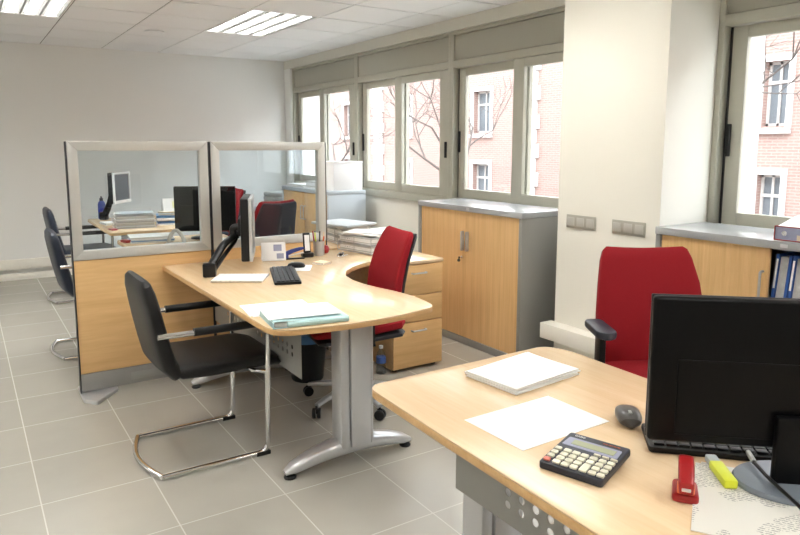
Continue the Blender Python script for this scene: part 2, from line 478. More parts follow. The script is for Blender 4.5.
solo(B().lathe([(.001, .0), (.09, .0), (.1, -.006), (.1, -.009), (.075, -.014), (.001, -.014)], 28).make('ceiling_speaker', 'ceil'), 'round pale ceiling speaker flush with the white ceiling tiles', 'speaker', (1.61, 6.72, ZC - .0005))

# right wall
wr = B()
wr.box(3.605, 3.9, YF, YB, 0, .912)
struct(B().box(3.545, 3.9, YF, YB, 2.39, 2.75).make('wall_right_lintel', 'lintel'))
struct(wr.make('wall_right', 'cream'))
struct(B().box(3.55, 3.9, 8.03, YB, .912, 2.39).make('wall_right_end', 'wall'))
struct(B().box(3.15, 3.9, 2.285, 3.03, 0, 2.6).make('wall_column', 'cream'))
struct(B().box(3.55, 3.9, YF, -.98, .912, 2.39).make('wall_right_near', 'cream'))
# trunking
struct(B().box(3.05, 3.149, 2.29, 3.06, .215, .315, .004).make('trim_1', 'trunk'))
struct(B().box(XL, 3.5, YB - .05, YB - .001, .12, .225, .004).make('trim_2', 'trunk'))
struct(B().box(XL, 3.59, YB - .012, YB - .001, 0, .07, .002).make('baseboard_back', 'trunk'))

def make_window(n, y0, y1):
    """y1 is the far end; sliding two-sash unit with shutter box"""
    r = struct(bpy.data.objects.new('window_%d' % n, None)); COL.objects.link(r)
    fx0, fx1 = 3.575, 3.68
    f = B()
    zb, zt, zx = .914, 2.388, 2.15
    pw = .035
    f.box(fx0, fx1, y0, y0 + pw, zb, zt, .003); f.box(fx0, fx1, y1 - pw, y1, zb, zt, .003)
    f.box(fx0, fx1, y0 + pw, y1 - pw, zb, .985, .003)
    f.box(fx0, fx1, y0 + pw, y1 - pw, 2.09, zx, .003)
    f.box(fx0, fx1, y0 + pw, y1 - pw, 2.362, zt, .003)
    f.make('window_frame', 'frame', r)
    B().box(fx0 + .012, fx1, y0 + pw + .004, y1 - pw - .004, zx + .004, 2.358, .002).make('shutter_box', 'shutter', r)
    s = B(); s.box(fx0 + .062, fx1 - .002, y1 - pw - .0215, y1 - pw - .001, .987, 2.088); s.make('seal', 'seal', r)
    ym = (y0 + y1) / 2
    def sash(a, b, x0, x1, wl, wr_, nm):
        q = B()
        q.box(x0, x1, a, a + wl, .988, 2.086, .003); q.box(x0, x1, b - wr_, b, .988, 2.086, .003)
        q.box(x0, x1, a + wl, b - wr_, .988, 1.067, .003); q.box(x0, x1, a + wl, b - wr_, 2.022, 2.086, .003)
        so = q.make('sash', 'frame', r)
        B().box((x0 + x1) / 2 - .004, (x0 + x1) / 2 + .004, a + wl - .005, b - wr_ + .005, 1.06, 2.03).make('glass_pane', 'pane', so)
        return so
    s1 = sash(ym - .06, y1 - pw - .022, fx0 + .052, fx0 + .088, .075, .085, 'far')
    s2 = sash(y0 + pw + .002, ym + .07, fx0 + .008, fx0 + .045, .125, .115, 'near')
    B().box(fx0 + .036, fx0 + .051, y1 - pw - .05, y1 - pw - .026, 1.38, 1.56, .004).make('pull_handle', 'black', s1)
    B().box(fx0 - .006, fx0 + .009, y0 + pw + .018, y0 + pw + .042, 1.33, 1.47, .004).make('pull_handle', 'black', s2)
    return r
make_window(1, 6.395, 8.03); make_window(2, 4.735, 6.393); make_window(3, 3.03, 4.733); make_window(4, .65, 2.285)
make_window(5, -.98, .648)

# ------------------------------------------------------------------ outside
struct(B().box(4, 40, -25, 60, -6.2, -6).make('ground', 'asphalt'))
ex = B()
ex.box(3.9, 4.05, -20, 40, -6, .9); ex.box(3.9, 4.05, -20, 40, 2.4, 9.0); ex.box(3.9, 4.05, 8.05, 40, .9, 2.4); ex.box(3.9, 4.05, -20, -1.0, .9, 2.4); ex.box(3.9, 4.05, 2.285, 3.03, .9, 2.4)
struct(ex.make('wall_exterior', 'stone', smooth=0))  # this building's unseen outer wall, added to shade the facade opposite
FX = 17.0
bd = thing('brick_building', 'pink brick building with white window surrounds across the street', 'building', (FX, 0, -6))
def facade():
    zoff = 6
    wins = []
    rows = [(-2.9, -1.3), (.05 - .05, .75 + .0), ]
    k = FX / 14
    cols = [(7.36 * k, 7.86 * k), (16.45 * k, 17.28 * k), (20.9 * k, 21.7 * k), (11.2 * k, 12.0 * k), (25.2 * k, 26.1 * k), (29.6 * k, 30.5 * k), (3.0 * k, 3.9 * k), (-1.4 * k, -.5 * k)]
    zrows = [(-.95, .72), (1.92, 3.5), (4.8, 6.4), (-3.8, -2.15)]
    ys = sorted(set([-20.0, 55.0] + [v for c_ in cols for v in c_])); zs = sorted(set([-6.0, 7.6] + [v for z_ in zrows for v in z_]))
    w = B()
    for a, b in zip(ys, ys[1:]):
        for c_, d in zip(zs, zs[1:]):
            if any(abs(a - q[0]) < 1e-6 for q in cols) and any(abs(c_ - q[0]) < 1e-6 for q in zrows): continue
            w.box(0, .4, a, b, c_ + zoff, d + zoff)
    w.make('brick_wall', 'brick', bd, smooth=0)
    B().box(.6, .7, -20, 55, 0, 13.6).make('inner_wall', 'stone', bd)
    for (a, b) in cols:
        for (c_, d) in zrows:
            q = B(); t = .14
            q.box(-.05, .0, a - t, a, c_ - .1 + zoff, d + .16 + zoff); q.box(-.05, .0, b, b + t, c_ - .1 + zoff, d + .16 + zoff)
            q.box(-.05, .0, a, b, d + zoff, d + .16 + zoff); q.box(-.12, .1, a - t, b + t, c_ - .18 + zoff, c_ + zoff - .06)
            e = .07
            q.box(.2, .28, a, a + e, c_ + zoff, d + zoff); q.box(.2, .28, b - e, b, c_ + zoff, d + zoff)
            q.box(.2, .28, (a + b) / 2 - .03, (a + b) / 2 + .03, c_ + zoff, d + zoff)
            q.box(.2, .28, a, b, d - e + zoff, d + zoff); q.box(.2, .28, a, b, c_ + zoff, c_ + e + zoff)
            zm = c_ + (d - c_) * .68 + zoff; q.box(.19, .28, a, b, zm - .04, zm + .04)
            f = q.make('window_surround', 'stone', bd, smooth=0)
            B().box(.24, .26, a, b, c_ + zoff, d + zoff).make('pane', 'extglass', f)
    for a, b in ((14.4 * k, 15.05 * k), (9.2 * k, 9.75 * k), (22.9 * k, 23.5 * k), (33 * k, 33.7 * k)):
        q = B()
        for i in range(27):
            wd = .0 if i % 2 else .14
            q.box(-.08, .02, a - wd, b + wd, i * .5 + .012, i * .5 + .488)
        q.make('quoin_strip', 'stone', bd, smooth=0)
    B().box(-.3, .4, -20, 55, 13.6, 14.1).make('cornice', 'stone', bd)
facade()

def tree(label, x, y, seed, h=9.0, lean=0):
    rnd = random.Random(seed); b = B()
    def grow(p, d, ln, r, lev):
        n = 3; pts = [p]
        for i in range(n):
            d = (d + Vector((rnd.uniform(-.16, .16), rnd.uniform(-.16, .16), rnd.uniform(-.03, .12)))).normalized()
            p = p + d * ln / n; pts.append(p)
        b.tube(pts, r, 5, r1=r * .62)
        if lev == 0: return
        for i in range(3 if lev > 1 else 4):
            a = rnd.uniform(0, 2 * PI); tlt = rnd.uniform(.35, .85)
            o = d.orthogonal().normalized(); o = Matrix.Rotation(a, 3, d) @ o
            nd = (d * math.cos(tlt) + o * math.sin(tlt)).normalized()
            grow(pts[rnd.choice((2, 3, 3))] if lev < 5 else pts[3], nd, ln * rnd.uniform(.62, .84), r * .56, lev - 1)
    t = thing('bare_tree', label, 'tree', (x, y, -6), 0, 'bare trees outside')
    b.tube([(0, 0, 0), (.05, .02, 2.0), (0, .1, 4.2)], .11, 7, r1=.085)
    grow(Vector((0, .1, 4.15)), Vector((lean, 0, 1)).normalized(), h * .26, .07, 5)
    b.make('trunk', 'bark', t, smooth=0)
tree('bare winter tree outside the middle windows, branching across both panes', 10.8, 13.2, 3)
tree('bare winter tree outside the window beside the cream column', 11.2, 8.0, 11)
tree('bare winter tree outside the farthest window', 10.6, 20.4, 5)

# ------------------------------------------------------------------ partition panels
PY = 4.113
def partition(label, x0, x1, foot_left):
    t = thing('partition_panel', label, 'partition', ((x0 + x1) / 2, PY, 0), 0, 'glazed partition panels')
    w = (x1 - x0) / 2; y0, y1 = 0, .05
    f = B(); fw = .06
    # mitred frame round the glazing
    def mitre(p):
        q = B.__new__(B); 
    zt, zb = 1.46, .795
    e_ = .0065; w0 = w; w = w - e_; fw -= e_
    for pts in ([(-w, zt), (w, zt), (w - fw, zt - fw), (-w + fw, zt - fw)], [(-w, zb), (w, zb), (w - fw, zb + fw), (-w + fw, zb + fw)],
                [(-w, zb), (-w, zt), (-w + fw, zt - fw), (-w + fw, zb + fw)], [(w, zb), (w, zt), (w - fw, zt - fw), (w - fw, zb + fw)]):
        f.prism(pts, -.05, 0, .003, mat=RX(90))
    f.make('frame', 'pframe', t); w = w0
    B().box(-w + .052, w - .052, .02, .027, zb + .052, zt - .052).make('glass', 'pglass', t)
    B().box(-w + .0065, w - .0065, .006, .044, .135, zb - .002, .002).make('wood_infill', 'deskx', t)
    pl = B().box(-w + .0065, w - .0065, .004, .046, .03, .132, .002)
    plo = pl.make('plinth', 'steel', t)
    B().box(-.12, .08, -.001, .003, .055, .1, .001).make('cable_cover', 'panelgrey', plo)
    p = B(); p.box(-w, -w + .006, 0, .05, .02, zt - .002, .002); p.box(w - .006, w, 0, .05, .02, zt - .002, .002)
    p.make('side_profile', 'dark', t)
    if foot_left:
        q = B(); q.prism(rounded([(-w, -.10), (-w + .06, -.17), (-w + .2, 0), (-w + .2, .05), (-w + .06, .2), (-w, .15)], .012), .0, .022, .004)
        q.make('foot', 'alu', t)
    else:
        q = B(); q.prism(rounded([(w, -.10), (w - .06, -.13), (w - .2, 0), (w - .2, .05), (w - .06, .2), (w, .15)], .012), .0, .022, .004)
        q.make('foot', 'alu', t)
    return t
partition('left half of the glazed partition, standing with its bare edge to the aisle', .483, 1.272, True)
partition('right half of the glazed partition, directly behind the desk monitor', 1.276, 2.066, False)

# ------------------------------------------------------------------ desks
def perforated(y0, y1, z0, z1, cy, cz, hr, cell, th=.002):
    """steel panel in the YZ plane with round holes centred on cy x cz"""
    b = B(); bm = b.bm
    ys = [y0]; zs = [z0]; hy = {}; hz = {}
    for v in sorted(cy):
        hy[len(ys)] = v; ys += [v - cell, v + cell]
    ys.append(y1)
    for v in sorted(cz):
        hz[len(zs)] = v; zs += [v - cell, v + cell]
    zs.append(z1)
    def q(*p):
        bm.faces.new([bm.verts.new(v) for v in p])
    for i, (a, bb) in enumerate(zip(ys, ys[1:])):
        for j, (c_, d) in enumerate(zip(zs, zs[1:])):
            if bb - a < 1e-5 or d - c_ < 1e-5: continue
            if i in hy and j in hz:
                oy, oz = hy[i], hz[j]; n = 16
                for k in range(n):
                    A = [2 * PI * k / n, 2 * PI * (k + 1) / n]
                    cs = [(oy + hr * math.cos(t), oz + hr * math.sin(t)) for t in A]
                    sq = []
                    for t in A:
                        m_ = max(abs(math.cos(t)), abs(math.sin(t))); sq.append((oy + cell * math.cos(t) / m_, oz + cell * math.sin(t) / m_))
                    for x in (0, th):
                        q((x, *cs[0]), (x, *cs[1]), (x, *sq[1]), (x, *sq[0]))
                    q((0, *cs[0]), (0, *cs[1]), (th, *cs[1]), (th, *cs[0]))
            else:
                for x in (0, th): q((x, a, c_), (x, bb, c_), (x, bb, d), (x, a, d))
    q((0, y0, z0), (th, y0, z0), (th, y1, z0), (0, y1, z0)); q((0, y0, z1), (th, y0, z1), (th, y1, z1), (0, y1, z1))
    q((0, y0, z0), (th, y0, z0), (th, y0, z1), (0, y0, z1)); q((0, y1, z0), (th, y1, z0), (th, y1, z1), (0, y1, z1))
    bmesh.ops.remove_doubles(bm, verts=bm.verts, dist=1e-5)
    return b

DZ = .725
def desk_leg(t, x, y, half=.325, ztop=.698):
    lg = B()
    lg.box(x - .083, x - .036, y - .05, y + .05, .085, ztop, .012); lg.box(x - .034, x + .068, y - .056, y + .056, .085, ztop, .006)
    lg.box(x + .07, x + .083, y - .05, y + .05, .085, ztop, .004)
    lo = lg.make('leg', 'alu', t)
    f = B(); P = []; W = []; H = []
    for i in range(17):
        u = -1 + i / 8
        P.append((u * half, .028 + .06 * (1 - abs(u) ** 2.0))); W.append(.03 + .018 * (1 - u * u)); H.append(.018 + .022 * (1 - u * u))
    P[0] = (P[0][0] - .0, P[0][1]); W[0] *= .6; W[-1] *= .6; H[0] *= .6; H[-1] *= .6
    f.loft(P, W, H, 2.6, 20)
    f.make('foot', 'alu', lo, xf=T(x - .012, y, 0))
    g = B()
    for s in (-1, 1): g.lathe([(.026, 0), (.028, .006), (.02, .014)], 16, mat=T(x - .012 + s * (half - .025), y, 0))
    g.make('glide', 'black', lo)

def desk(label, outline, rad, legs, panel=None, holes=None, rz=0, top='desk'):
    cx = sum(p[0] for p in outline) / len(outline); cy = sum(p[1] for p in outline) / len(outline)
    t = thing('office_desk', label, 'desk', (cx, cy, 0), 0)
    o = [(a - cx, b_ - cy) for a, b_ in outline]
    pts = rounded(o, rad, 6)
    tp = B().prism(pts, DZ - .006, DZ, .003).make('desk_top', top, t)
    B().prism([(a * .9995, b_ * .9995) for a, b_ in pts], DZ - .027, DZ - .006, .002).make('edge_band', 'edge', tp)
    for l in legs: desk_leg(t, l[0] - cx, l[1] - cy)
    if panel:
        px, y0, y1, z0, z1 = panel
        perforated(y0 - cy, y1 - cy, z0, z1, [h - cy for h in holes[0]], holes[1], .0115, .016).make('modesty_panel', 'panelgrey', t, smooth=0, xf=T(px - cx, 0, 0))
    return t
alc = [(1.745, 2.50), (1.77, 2.54), (1.775, 2.64), (1.762, 2.76), (1.735, 2.88), (1.717, 3.0), (1.717, 3.12), (1.745, 3.25), (1.81, 3.37), (1.90, 3.46), (2.0, 3.53), (2.08, 3.565), (2.19, 3.585), (2.19, 4.11)]
desk('beech desk with a curved cutout against the partition, behind the black visitor chair',
     [(.965, 4.11), (.968, 2.40), (1.25, 2.345), (1.5, 2.345), (1.745, 2.40)] + alc[1:], [0, .1, .1, .1, .06] + [0] * 14 ,
     [(1.42, 2.595), (1.40, 3.93)], (1.21, 2.68, 3.9, .40, .66), ([2.78 + .054 * i for i in range(9)] + [3.4 + .054 * i for i in range(6)], (.49, .525)))
desk('beech desk in the foreground carrying the calculator and the big black screen',
     [(.925, .05), (1.9, .05), (1.86, .5), (1.745, 1.0), (1.735, 1.20), (1.745, 1.45), (1.755, 1.60), (1.72, 1.70), (1.0, 1.69), (.972, 1.66), (.958, 1.3)], [.03, .03, 0, 0, 0, 0, .05, .08, .06, .03, 0],
     [(1.315, 1.50), (1.42, .3)], (1.20, .2, 1.54, .40, .66), ([1.306 - .054 * i for i in range(12)], (.456, .492)))
desk('beech desk just behind the partition glass, with the blue folders on its near corner',
     [(.955, 4.18), (2.2, 4.18), (2.2, 4.74), (1.78, 4.8), (1.73, 5.0), (1.75, 5.42), (.945, 5.43)], [.02, .02, .02, .15, .05, .08, .05], [(1.38, 5.2), (1.38, 4.4)],
     (1.25, 4.4, 5.2, .40, .66), ([4.6], (.5,)))
desk('beech desk farthest from the camera, carrying the stacked letter trays',
     [(.985, 5.885), (1.80, 5.885), (1.78, 6.3), (1.74, 6.6), (1.80, 7.14), (.99, 7.14)], [.05, .08, .1, .1, .04, .05], [(1.38, 6.1), (1.38, 6.62)],
     (1.25, 6.1, 6.9, .40, .66), ([6.5], (.5,)))

# drawer pedestals
def pedestal(label, x0, x1, y0, y1, h):
    cx, cy = (x0 + x1) / 2, (y0 + y1) / 2; w = (x1 - x0) / 2; d = (y1 - y0) / 2
    t = thing('drawer_pedestal', label, 'drawer unit', (cx, cy, 0), 0)
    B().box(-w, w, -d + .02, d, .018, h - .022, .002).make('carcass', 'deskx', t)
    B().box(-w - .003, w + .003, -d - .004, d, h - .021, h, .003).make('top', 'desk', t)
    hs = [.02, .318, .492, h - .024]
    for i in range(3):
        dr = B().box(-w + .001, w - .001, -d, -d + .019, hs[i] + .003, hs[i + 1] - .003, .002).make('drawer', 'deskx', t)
        zc = hs[i + 1] - .055
        hb = B(); hb.tube([(-.052, -d, zc), (-.052, -d - .022, zc), (.052, -d - .022, zc), (.052, -d, zc)], .0055, 8, .008)
        hb.make('handle', 'alu', dr)
    for sx in (-1, 1):
        for sy in (-1, 1):
            B().lathe([(.018, 0), (.02, .006), (.02, .018)], 12, mat=T(sx * (w - .04), sy * (d - .05), 0)).make('foot', 'black', t)
    return t
pedestal('beech pedestal with three drawers beside the curved desk end and the red chair', 2.205, 2.585, 3.485, 4.11, .715)
pedestal('beech pedestal just behind the partition end, under the loose papers', 2.215, 2.62, 4.18, 4.75, .715)

# ------------------------------------------------------------------ cabinets
def cabinet(label, xf, xb, y0, y1, h, doors, mat='steel', openside=None, name='tambour_cabinet'):
    t = thing(name, label, 'cabinet', ((xf + xb) / 2, (y0 + y1) / 2, 0), 0)
    d = (xb - xf) / 2; w = (y1 - y0) / 2; th = .03
    c_ = B()
    c_.box(-d, d, -w, -w + th, 0, h - .04, .002); c_.box(-d, d, w - th, w, 0, h - .04, .002)
    c_.box(-d + .005, d, -w + th, w - th, 0, .05, .002); c_.box(d - .015, d, -w + th, w - th, .05, h - .04)
    c_.make('carcass', mat, t)
    B().box(-d - .004, d, -w - .003, w + .003, h - .039, h, .004).make('top', 'steeltop' if mat == 'steel' else mat, t)
    B().box(-d + .03, d - .02, -w + th, w - th, h * .68 - .265 * (openside is not None) * 0, h * .68 + .02).make('shelf', 'steel', t)
    return t, d, w
t, d, w = cabinet('grey steel cabinet with two closed beech tambour doors beside the cream column', 2.985, 3.42, 3.178, 4.351, 1.012, 2)
for s in (-1, 1):
    y0, y1 = (-w + .031, -.001) if s < 0 else (.001, w - .031)
    do = B().box(-d + .012, -d + .026, y0, y1, .052, .972).make('door', 'tamb', t)
    yh = s * .027
    hb = B(); hb.box(-d - .016, -d + .0115, yh - .006, yh + .006, .69, .83, .003); hb.make('handle', 'alu', do)
lk = B(); lk.lathe([(.011, 0), (.011, .016), (.004, .018), (.004, .03)], 14, mat=T(-d + .0118, .03, .64) @ RY(-90)); lk.make('lock', 'chrome', t)
B().box(-d - .006, -d - .0035, -.05, -.02, .984, 1.002).make('maker_plate', 'alu', t)
kk = B(); kk.box(-d - .032, -d - .0185, .028, .032, .632, .648, .001); kk.lathe([(.012, 0), (.012, .006)], 12, mat=T(-d - .03, .03, .622) @ RX(90)); kk.make('key', 'black', t)
CAB1 = t

t, d, w = cabinet('long grey steel cabinet under the right window, half open onto blue box files', 3.09, 3.52, .95, 2.262, 1.012, 1)
do = B().box(-d + .012, -d + .026, w - .031 - .575, w - .031, .052, .972).make('door', 'tamb', t)
yh = w - .031 - .55
hb = B(); hb.tube([(-d + .0118, yh, .70), (-d - .014, yh, .70), (-d - .014, yh, .86), (-d + .0118, yh, .86)], .006, 8, .01); hb.make('handle', 'alu', do)
B().box(-d - .006, -d - .0035, -.035, -.003, .984, 1.0).make('maker_plate', 'alu', t)
yc2 = (.95 + 2.27) / 2
# blue box files on the shelf
def box_file(label, y, i, zz):
    t_ = thing('box_file', label, 'box file', (3.135, y, zz), 0, 'blue box files in the half open cabinet')
    w_ = .035; h_ = .236; th = .013
    outer = rounded([(-w_, h_), (-w_, 0), (w_, 0), (w_, h_)], [0, .026, .026, 0], 7)
    inner = rounded([(w_ - th, h_), (w_ - th, th), (-w_ + th, th), (-w_ + th, h_)], [0, .016, .016, 0], 7)
    # U-shaped cover in the YZ plane, extruded along X and leaning a little
    lean = Matrix(((1, 0, 0, 0), (0, 1, -.07, 0), (0, 0, 1, 0), (0, 0, 0, 1)))
    up_ = Matrix(((0, 0, 1, 0), (1, 0, 0, 0), (0, 1, 0, 0), (0, 0, 0, 1)))
    b_ = B(); b_.prism(outer + inner, 0, .27, 0, mat=lean @ up_); b_.make('shell', 'bluebinder', t_)
    p = B(); p.box(.012, .265, -w_ + th + .0015, w_ - th - .0015, th + .0015, h_ - .012, mat=lean); p.make('papers', 'greypaper', t_)
    l_ = B(); l_.box(-.0014, -.0004, w_ - .0115, w_ - .002, .075, .215, mat=lean); l_.make('spine_label', 'white', t_)
    return t_
y = 1.622; shelfz = 1.012 * .68 + .0205
names_ = ['first blue box file in the half open cabinet, next to the door edge', 'second blue box file from the door in the half open cabinet', 'third blue box file from the door in the half open cabinet',
          'fourth blue box file from the door in the half open cabinet', 'fifth blue box file from the door in the half open cabinet']
for i, n_ in enumerate(names_[:4]):
    box_file(n_, y, i, shelfz); y -= .0745

t, d, w = cabinet('blue grey cabinet under the far window with a white box on top', 3.03, 3.46, 6.0, 7.14, .985, 2, 'greyblue')
for s in (-1, 1):
    y0, y1 = (-w + .031, -.008) if s < 0 else (.008, w - .031)
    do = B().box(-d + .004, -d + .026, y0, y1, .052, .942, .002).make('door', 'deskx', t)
    yh = s * .035
    hb = B(); hb.tube([(-d + .0038, yh, .66), (-d - .024, yh, .66), (-d - .024, yh, .80), (-d + .0038, yh, .80)], .006, 8, .01); hb.make('handle', 'alu', do)

# on the cabinets
bx = thing('storage_box', 'large white cardboard box on top of the far blue grey cabinet', 'box', (3.27, 6.14, .9855))
B().box(-.165, .165, -.12, .13, 0, .275, .003).make('body', 'cardwhite', bx)
B().box(-.169, .169, -.124, .134, .2755, .29, .003).make('lid', 'cardwhite', bx)
bx = thing('paper_ream', 'thin white paper pad under the front edge of the white box', 'paper', (3.25, 5.985, .9855))
bx.location = (3.2, 6.0, .9855)
bpy.data.objects.remove(bx)
def stack(name, label, cat, w, d, h, loc, rz, mats, layers=4, jit=3, off=.008, group=None):
    """a pile: uneven layers, alternating materials in one mesh"""
    rnd = random.Random(label); b_ = B(); z = 0
    hs = [rnd.uniform(.6, 1.4) for _ in range(layers)]; sm = sum(hs)
    ms = []
    for k in range(layers):
        hh = h * hs[k] / sm; n0 = len(b_.bm.faces)
        b_.box(-w / 2, w / 2, -d / 2, d / 2, z, z + hh - (.0004 if k < layers - 1 else 0), mat=T(rnd.uniform(-off, off), rnd.uniform(-off, off), 0) @ RZ(rnd.uniform(-jit, jit)))
        z += hh; ms += [k % len(mats)] * (len(b_.bm.faces) - n0)
    o = b_.make(name, mats[0], smooth=0)
    for m_ in mats[1:]: o.data.materials.append(M[m_])
    for p, i in zip(o.data.polygons, ms): p.material_index = i
    return solo(o, label, cat, loc, rz, group)
stack('paper_stack', 'white paper stack beside the white box on the far cabinet', 'paper', .22, .30, .075, (3.2, 6.50, .9855), 3, ['white', 'greypaper', 'white'], 5)
stack('paper_stack', 'low pile of papers on the far end of the far cabinet', 'paper', .25, .32, .03, (3.19, 6.90, .9855), 8, ['greypaper', 'white'], 4)
lc = thing('storage_cupboard', 'low grey cupboard in the far window corner under grey trays', 'cupboard', (3.22, 7.62, 0))
B().box(-.2, .2, -.4, .4, 0, .68, .004).make('carcass', 'greyblue', lc)
B().box(-.207, -.2005, -.39, -.002, .04, .66, .002).make('door', 'greyblue', lc); B().box(-.207, -.2005, .002, .39, .04, .66, .002).make('door', 'greyblue', lc)
for k in range(4):
    b_ = B(); P = [(-.17, .05), (-.165, .012), (-.14, .004), (.14, .004), (.165, .012), (.17, .05)]
    b_.prism(rrect(.36 - .01 * k, .5 - .03 * k, .1), 0, .05, .015)
    solo(b_.make('plastic_tray', 'grip'), ['lowest', 'second lowest', 'second highest', 'topmost'][k] + ' grey tray of the pile in the far window corner', 'tray', (3.2, 7.55, .681 + .052 * k), 6 * k - 8, 'grey trays in the far corner')
# lever arch binder lying on the near cabinet
bn = thing('lever_arch_binder', 'open red edged ring binder full of white pages on the right cabinet', 'binder', (3.265, 1.488, 1.0125), 0)
b_ = B(); b_.box(-.15, .16, -.16, .16, 0, .003); b_.box(-.15, -.147, -.16, .16, .003, .062); b_.box(-.15, .16, .157, .16, .003, .062)
b_.make('cover', 'calcpanel', bn)
b_ = B(); b_.tube([(-.151, -.16, .002), (-.151, .161, .002), (.16, .161, .002)], .0022, 6); b_.tube([(-.151, -.16, .063), (-.151, .161, .063), (.16, .161, .063)], .0022, 6); b_.tube([(-.151, .161, .003), (-.151, .161, .062)], .0022, 6)
b_.make('red_edging', 'redplastic', bn)
b_ = B(); b_.prism([(-.13, .004), (.155, .004), (.155, .112), (.0, .10), (-.143, .066)], -.15, .155, mat=RX(90)); b_.make('pages', 'white', bn)
b_ = B(); b_.box(-.1525, -.1505, -.155, .06, .006, .03); b_.make('spine_label', 'manila', bn)
b_ = B(); b_.lathe([(.009, 0), (.009, .003), (.012, .0035), (.012, .005)], 16, mat=T(-.1502, .115, .034) @ RY(-90)); b_.make('finger_ring', 'chrome', bn)

# ------------------------------------------------------------------ switches on the column
def switch_row(label, y0, y1, n):
    t_ = thing('light_switch', label, 'light switch', (3.1495, (y0 + y1) / 2, .935), 0, 'switch plates on the cream column')
    w_ = abs(y1 - y0)
    B().box(-.008, 0, -w_ / 2, w_ / 2, 0, .082, .003).make('plate', 'switch', t_)
    for k in range(n):
        yc = -w_ / 2 + w_ * (k + .5) / n; hw = w_ / n / 2 - .010
        B().box(-.013, -.0082, yc - hw, yc + hw, .015, .067, .002).make('rocker', 'switchrock', t_)
switch_row('left switch plate on the cream column, nearer the cabinet', 2.72, 2.95, 3)
switch_row('right switch plate on the cream column, above the red chair', 2.37, 2.598, 3)

cb_ = B(); cb_.tube([(3.045, 2.50, .30), (3.02, 2.50, .27), (3.015, 2.505, .1), (3.0, 2.5, .02)], .009, 8, .05)
solo(cb_.make('power_cable', 'grip'), 'short grey cable dropping from the cream wall trunking behind the red chair', 'cable', (0, 0, 0))
co_ = [o for o in COL.objects if o.name == 'power_cable'][0]

# ------------------------------------------------------------------ visitor chairs
def visitor_chair(label, loc, rz, leather):
    t_ = thing('visitor_chair', label, 'chair', loc, rz, 'cantilever visitor chairs')
    f = B(); r = .0125; W = .245
    f.tube([(-.235, -W, r), (.25, -W, r), (.262, -W, .63), (-.225, -W, .635)], r, 12, .05)
    f.tube([(-.235, W, r), (.25, W, r), (.262, W, .63), (-.225, W, .635)], r, 12, .05)
    pts = [(-.235, -W, r)] + [(-.235 - .05 * math.sin(PI * k / 8), -W + 2 * W * k / 8, r) for k in range(1, 8)] + [(-.235, W, r)]
    f.tube(pts, r, 12)
    f.tube([(.258, -W, .40), (.2, -W + .03, .405), (.2, W - .03, .405), (.258, W, .40)], .010, 10, .03)
    f.tube([(.2, -.12, .405), (-.14, -.12, .405)], .009, 8); f.tube([(.2, .12, .405), (-.14, .12, .405)], .009, 8)
    f.make('frame', 'chrome', t_)
    for s in (-1, 1):
        B().tube([(-.075, s * W, .636), (.245, s * W, .634)], .0185, 12).make('arm_pad', 'black', t_)
        B().box(.19, .258, s * W - .014, s * W + .014, .0005, .02, .003).make('glide', 'black', t_)
    hw = .229
    # seat
    P = [(-.16, .462), (-.12, .450), (0, .444), (.15, .446), (.26, .446), (.315, .434), (.332, .418)]
    B().loft(P, [hw * .9, hw, hw, hw, hw, hw * .985, hw * .93], [.022, .033, .037, .036, .035, .028, .014], 5, 36).make('seat', leather, t_)
    # back
    P = [(-.105, .448), (-.14, .446), (-.172, .485), (-.188, .55), (-.21, .65), (-.228, .745), (-.240, .805), (-.247, .845), (-.250, .862)]
    B().loft(P, [hw * .9, hw, hw, hw, hw, hw * .985, hw * .95, hw * .86, hw * .7], [.028, .040, .043, .042, .040, .038, .035, .027, .011], 3.4, 36).make('backrest', leather, t_)
    return t_
vc = visitor_chair('black leather visitor chair on chrome runners in front of the partition', (.868, 3.115, 0), 0, 'leather')
visitor_chair('navy visitor chair half hidden just beyond the partition edge, second row', (.725, 5.15, 0), 0, 'leatherblue')
visitor_chair('farthest visitor chair, its dark back showing above the nearer one', (.88, 6.98, 0), 0, 'leatherblue')

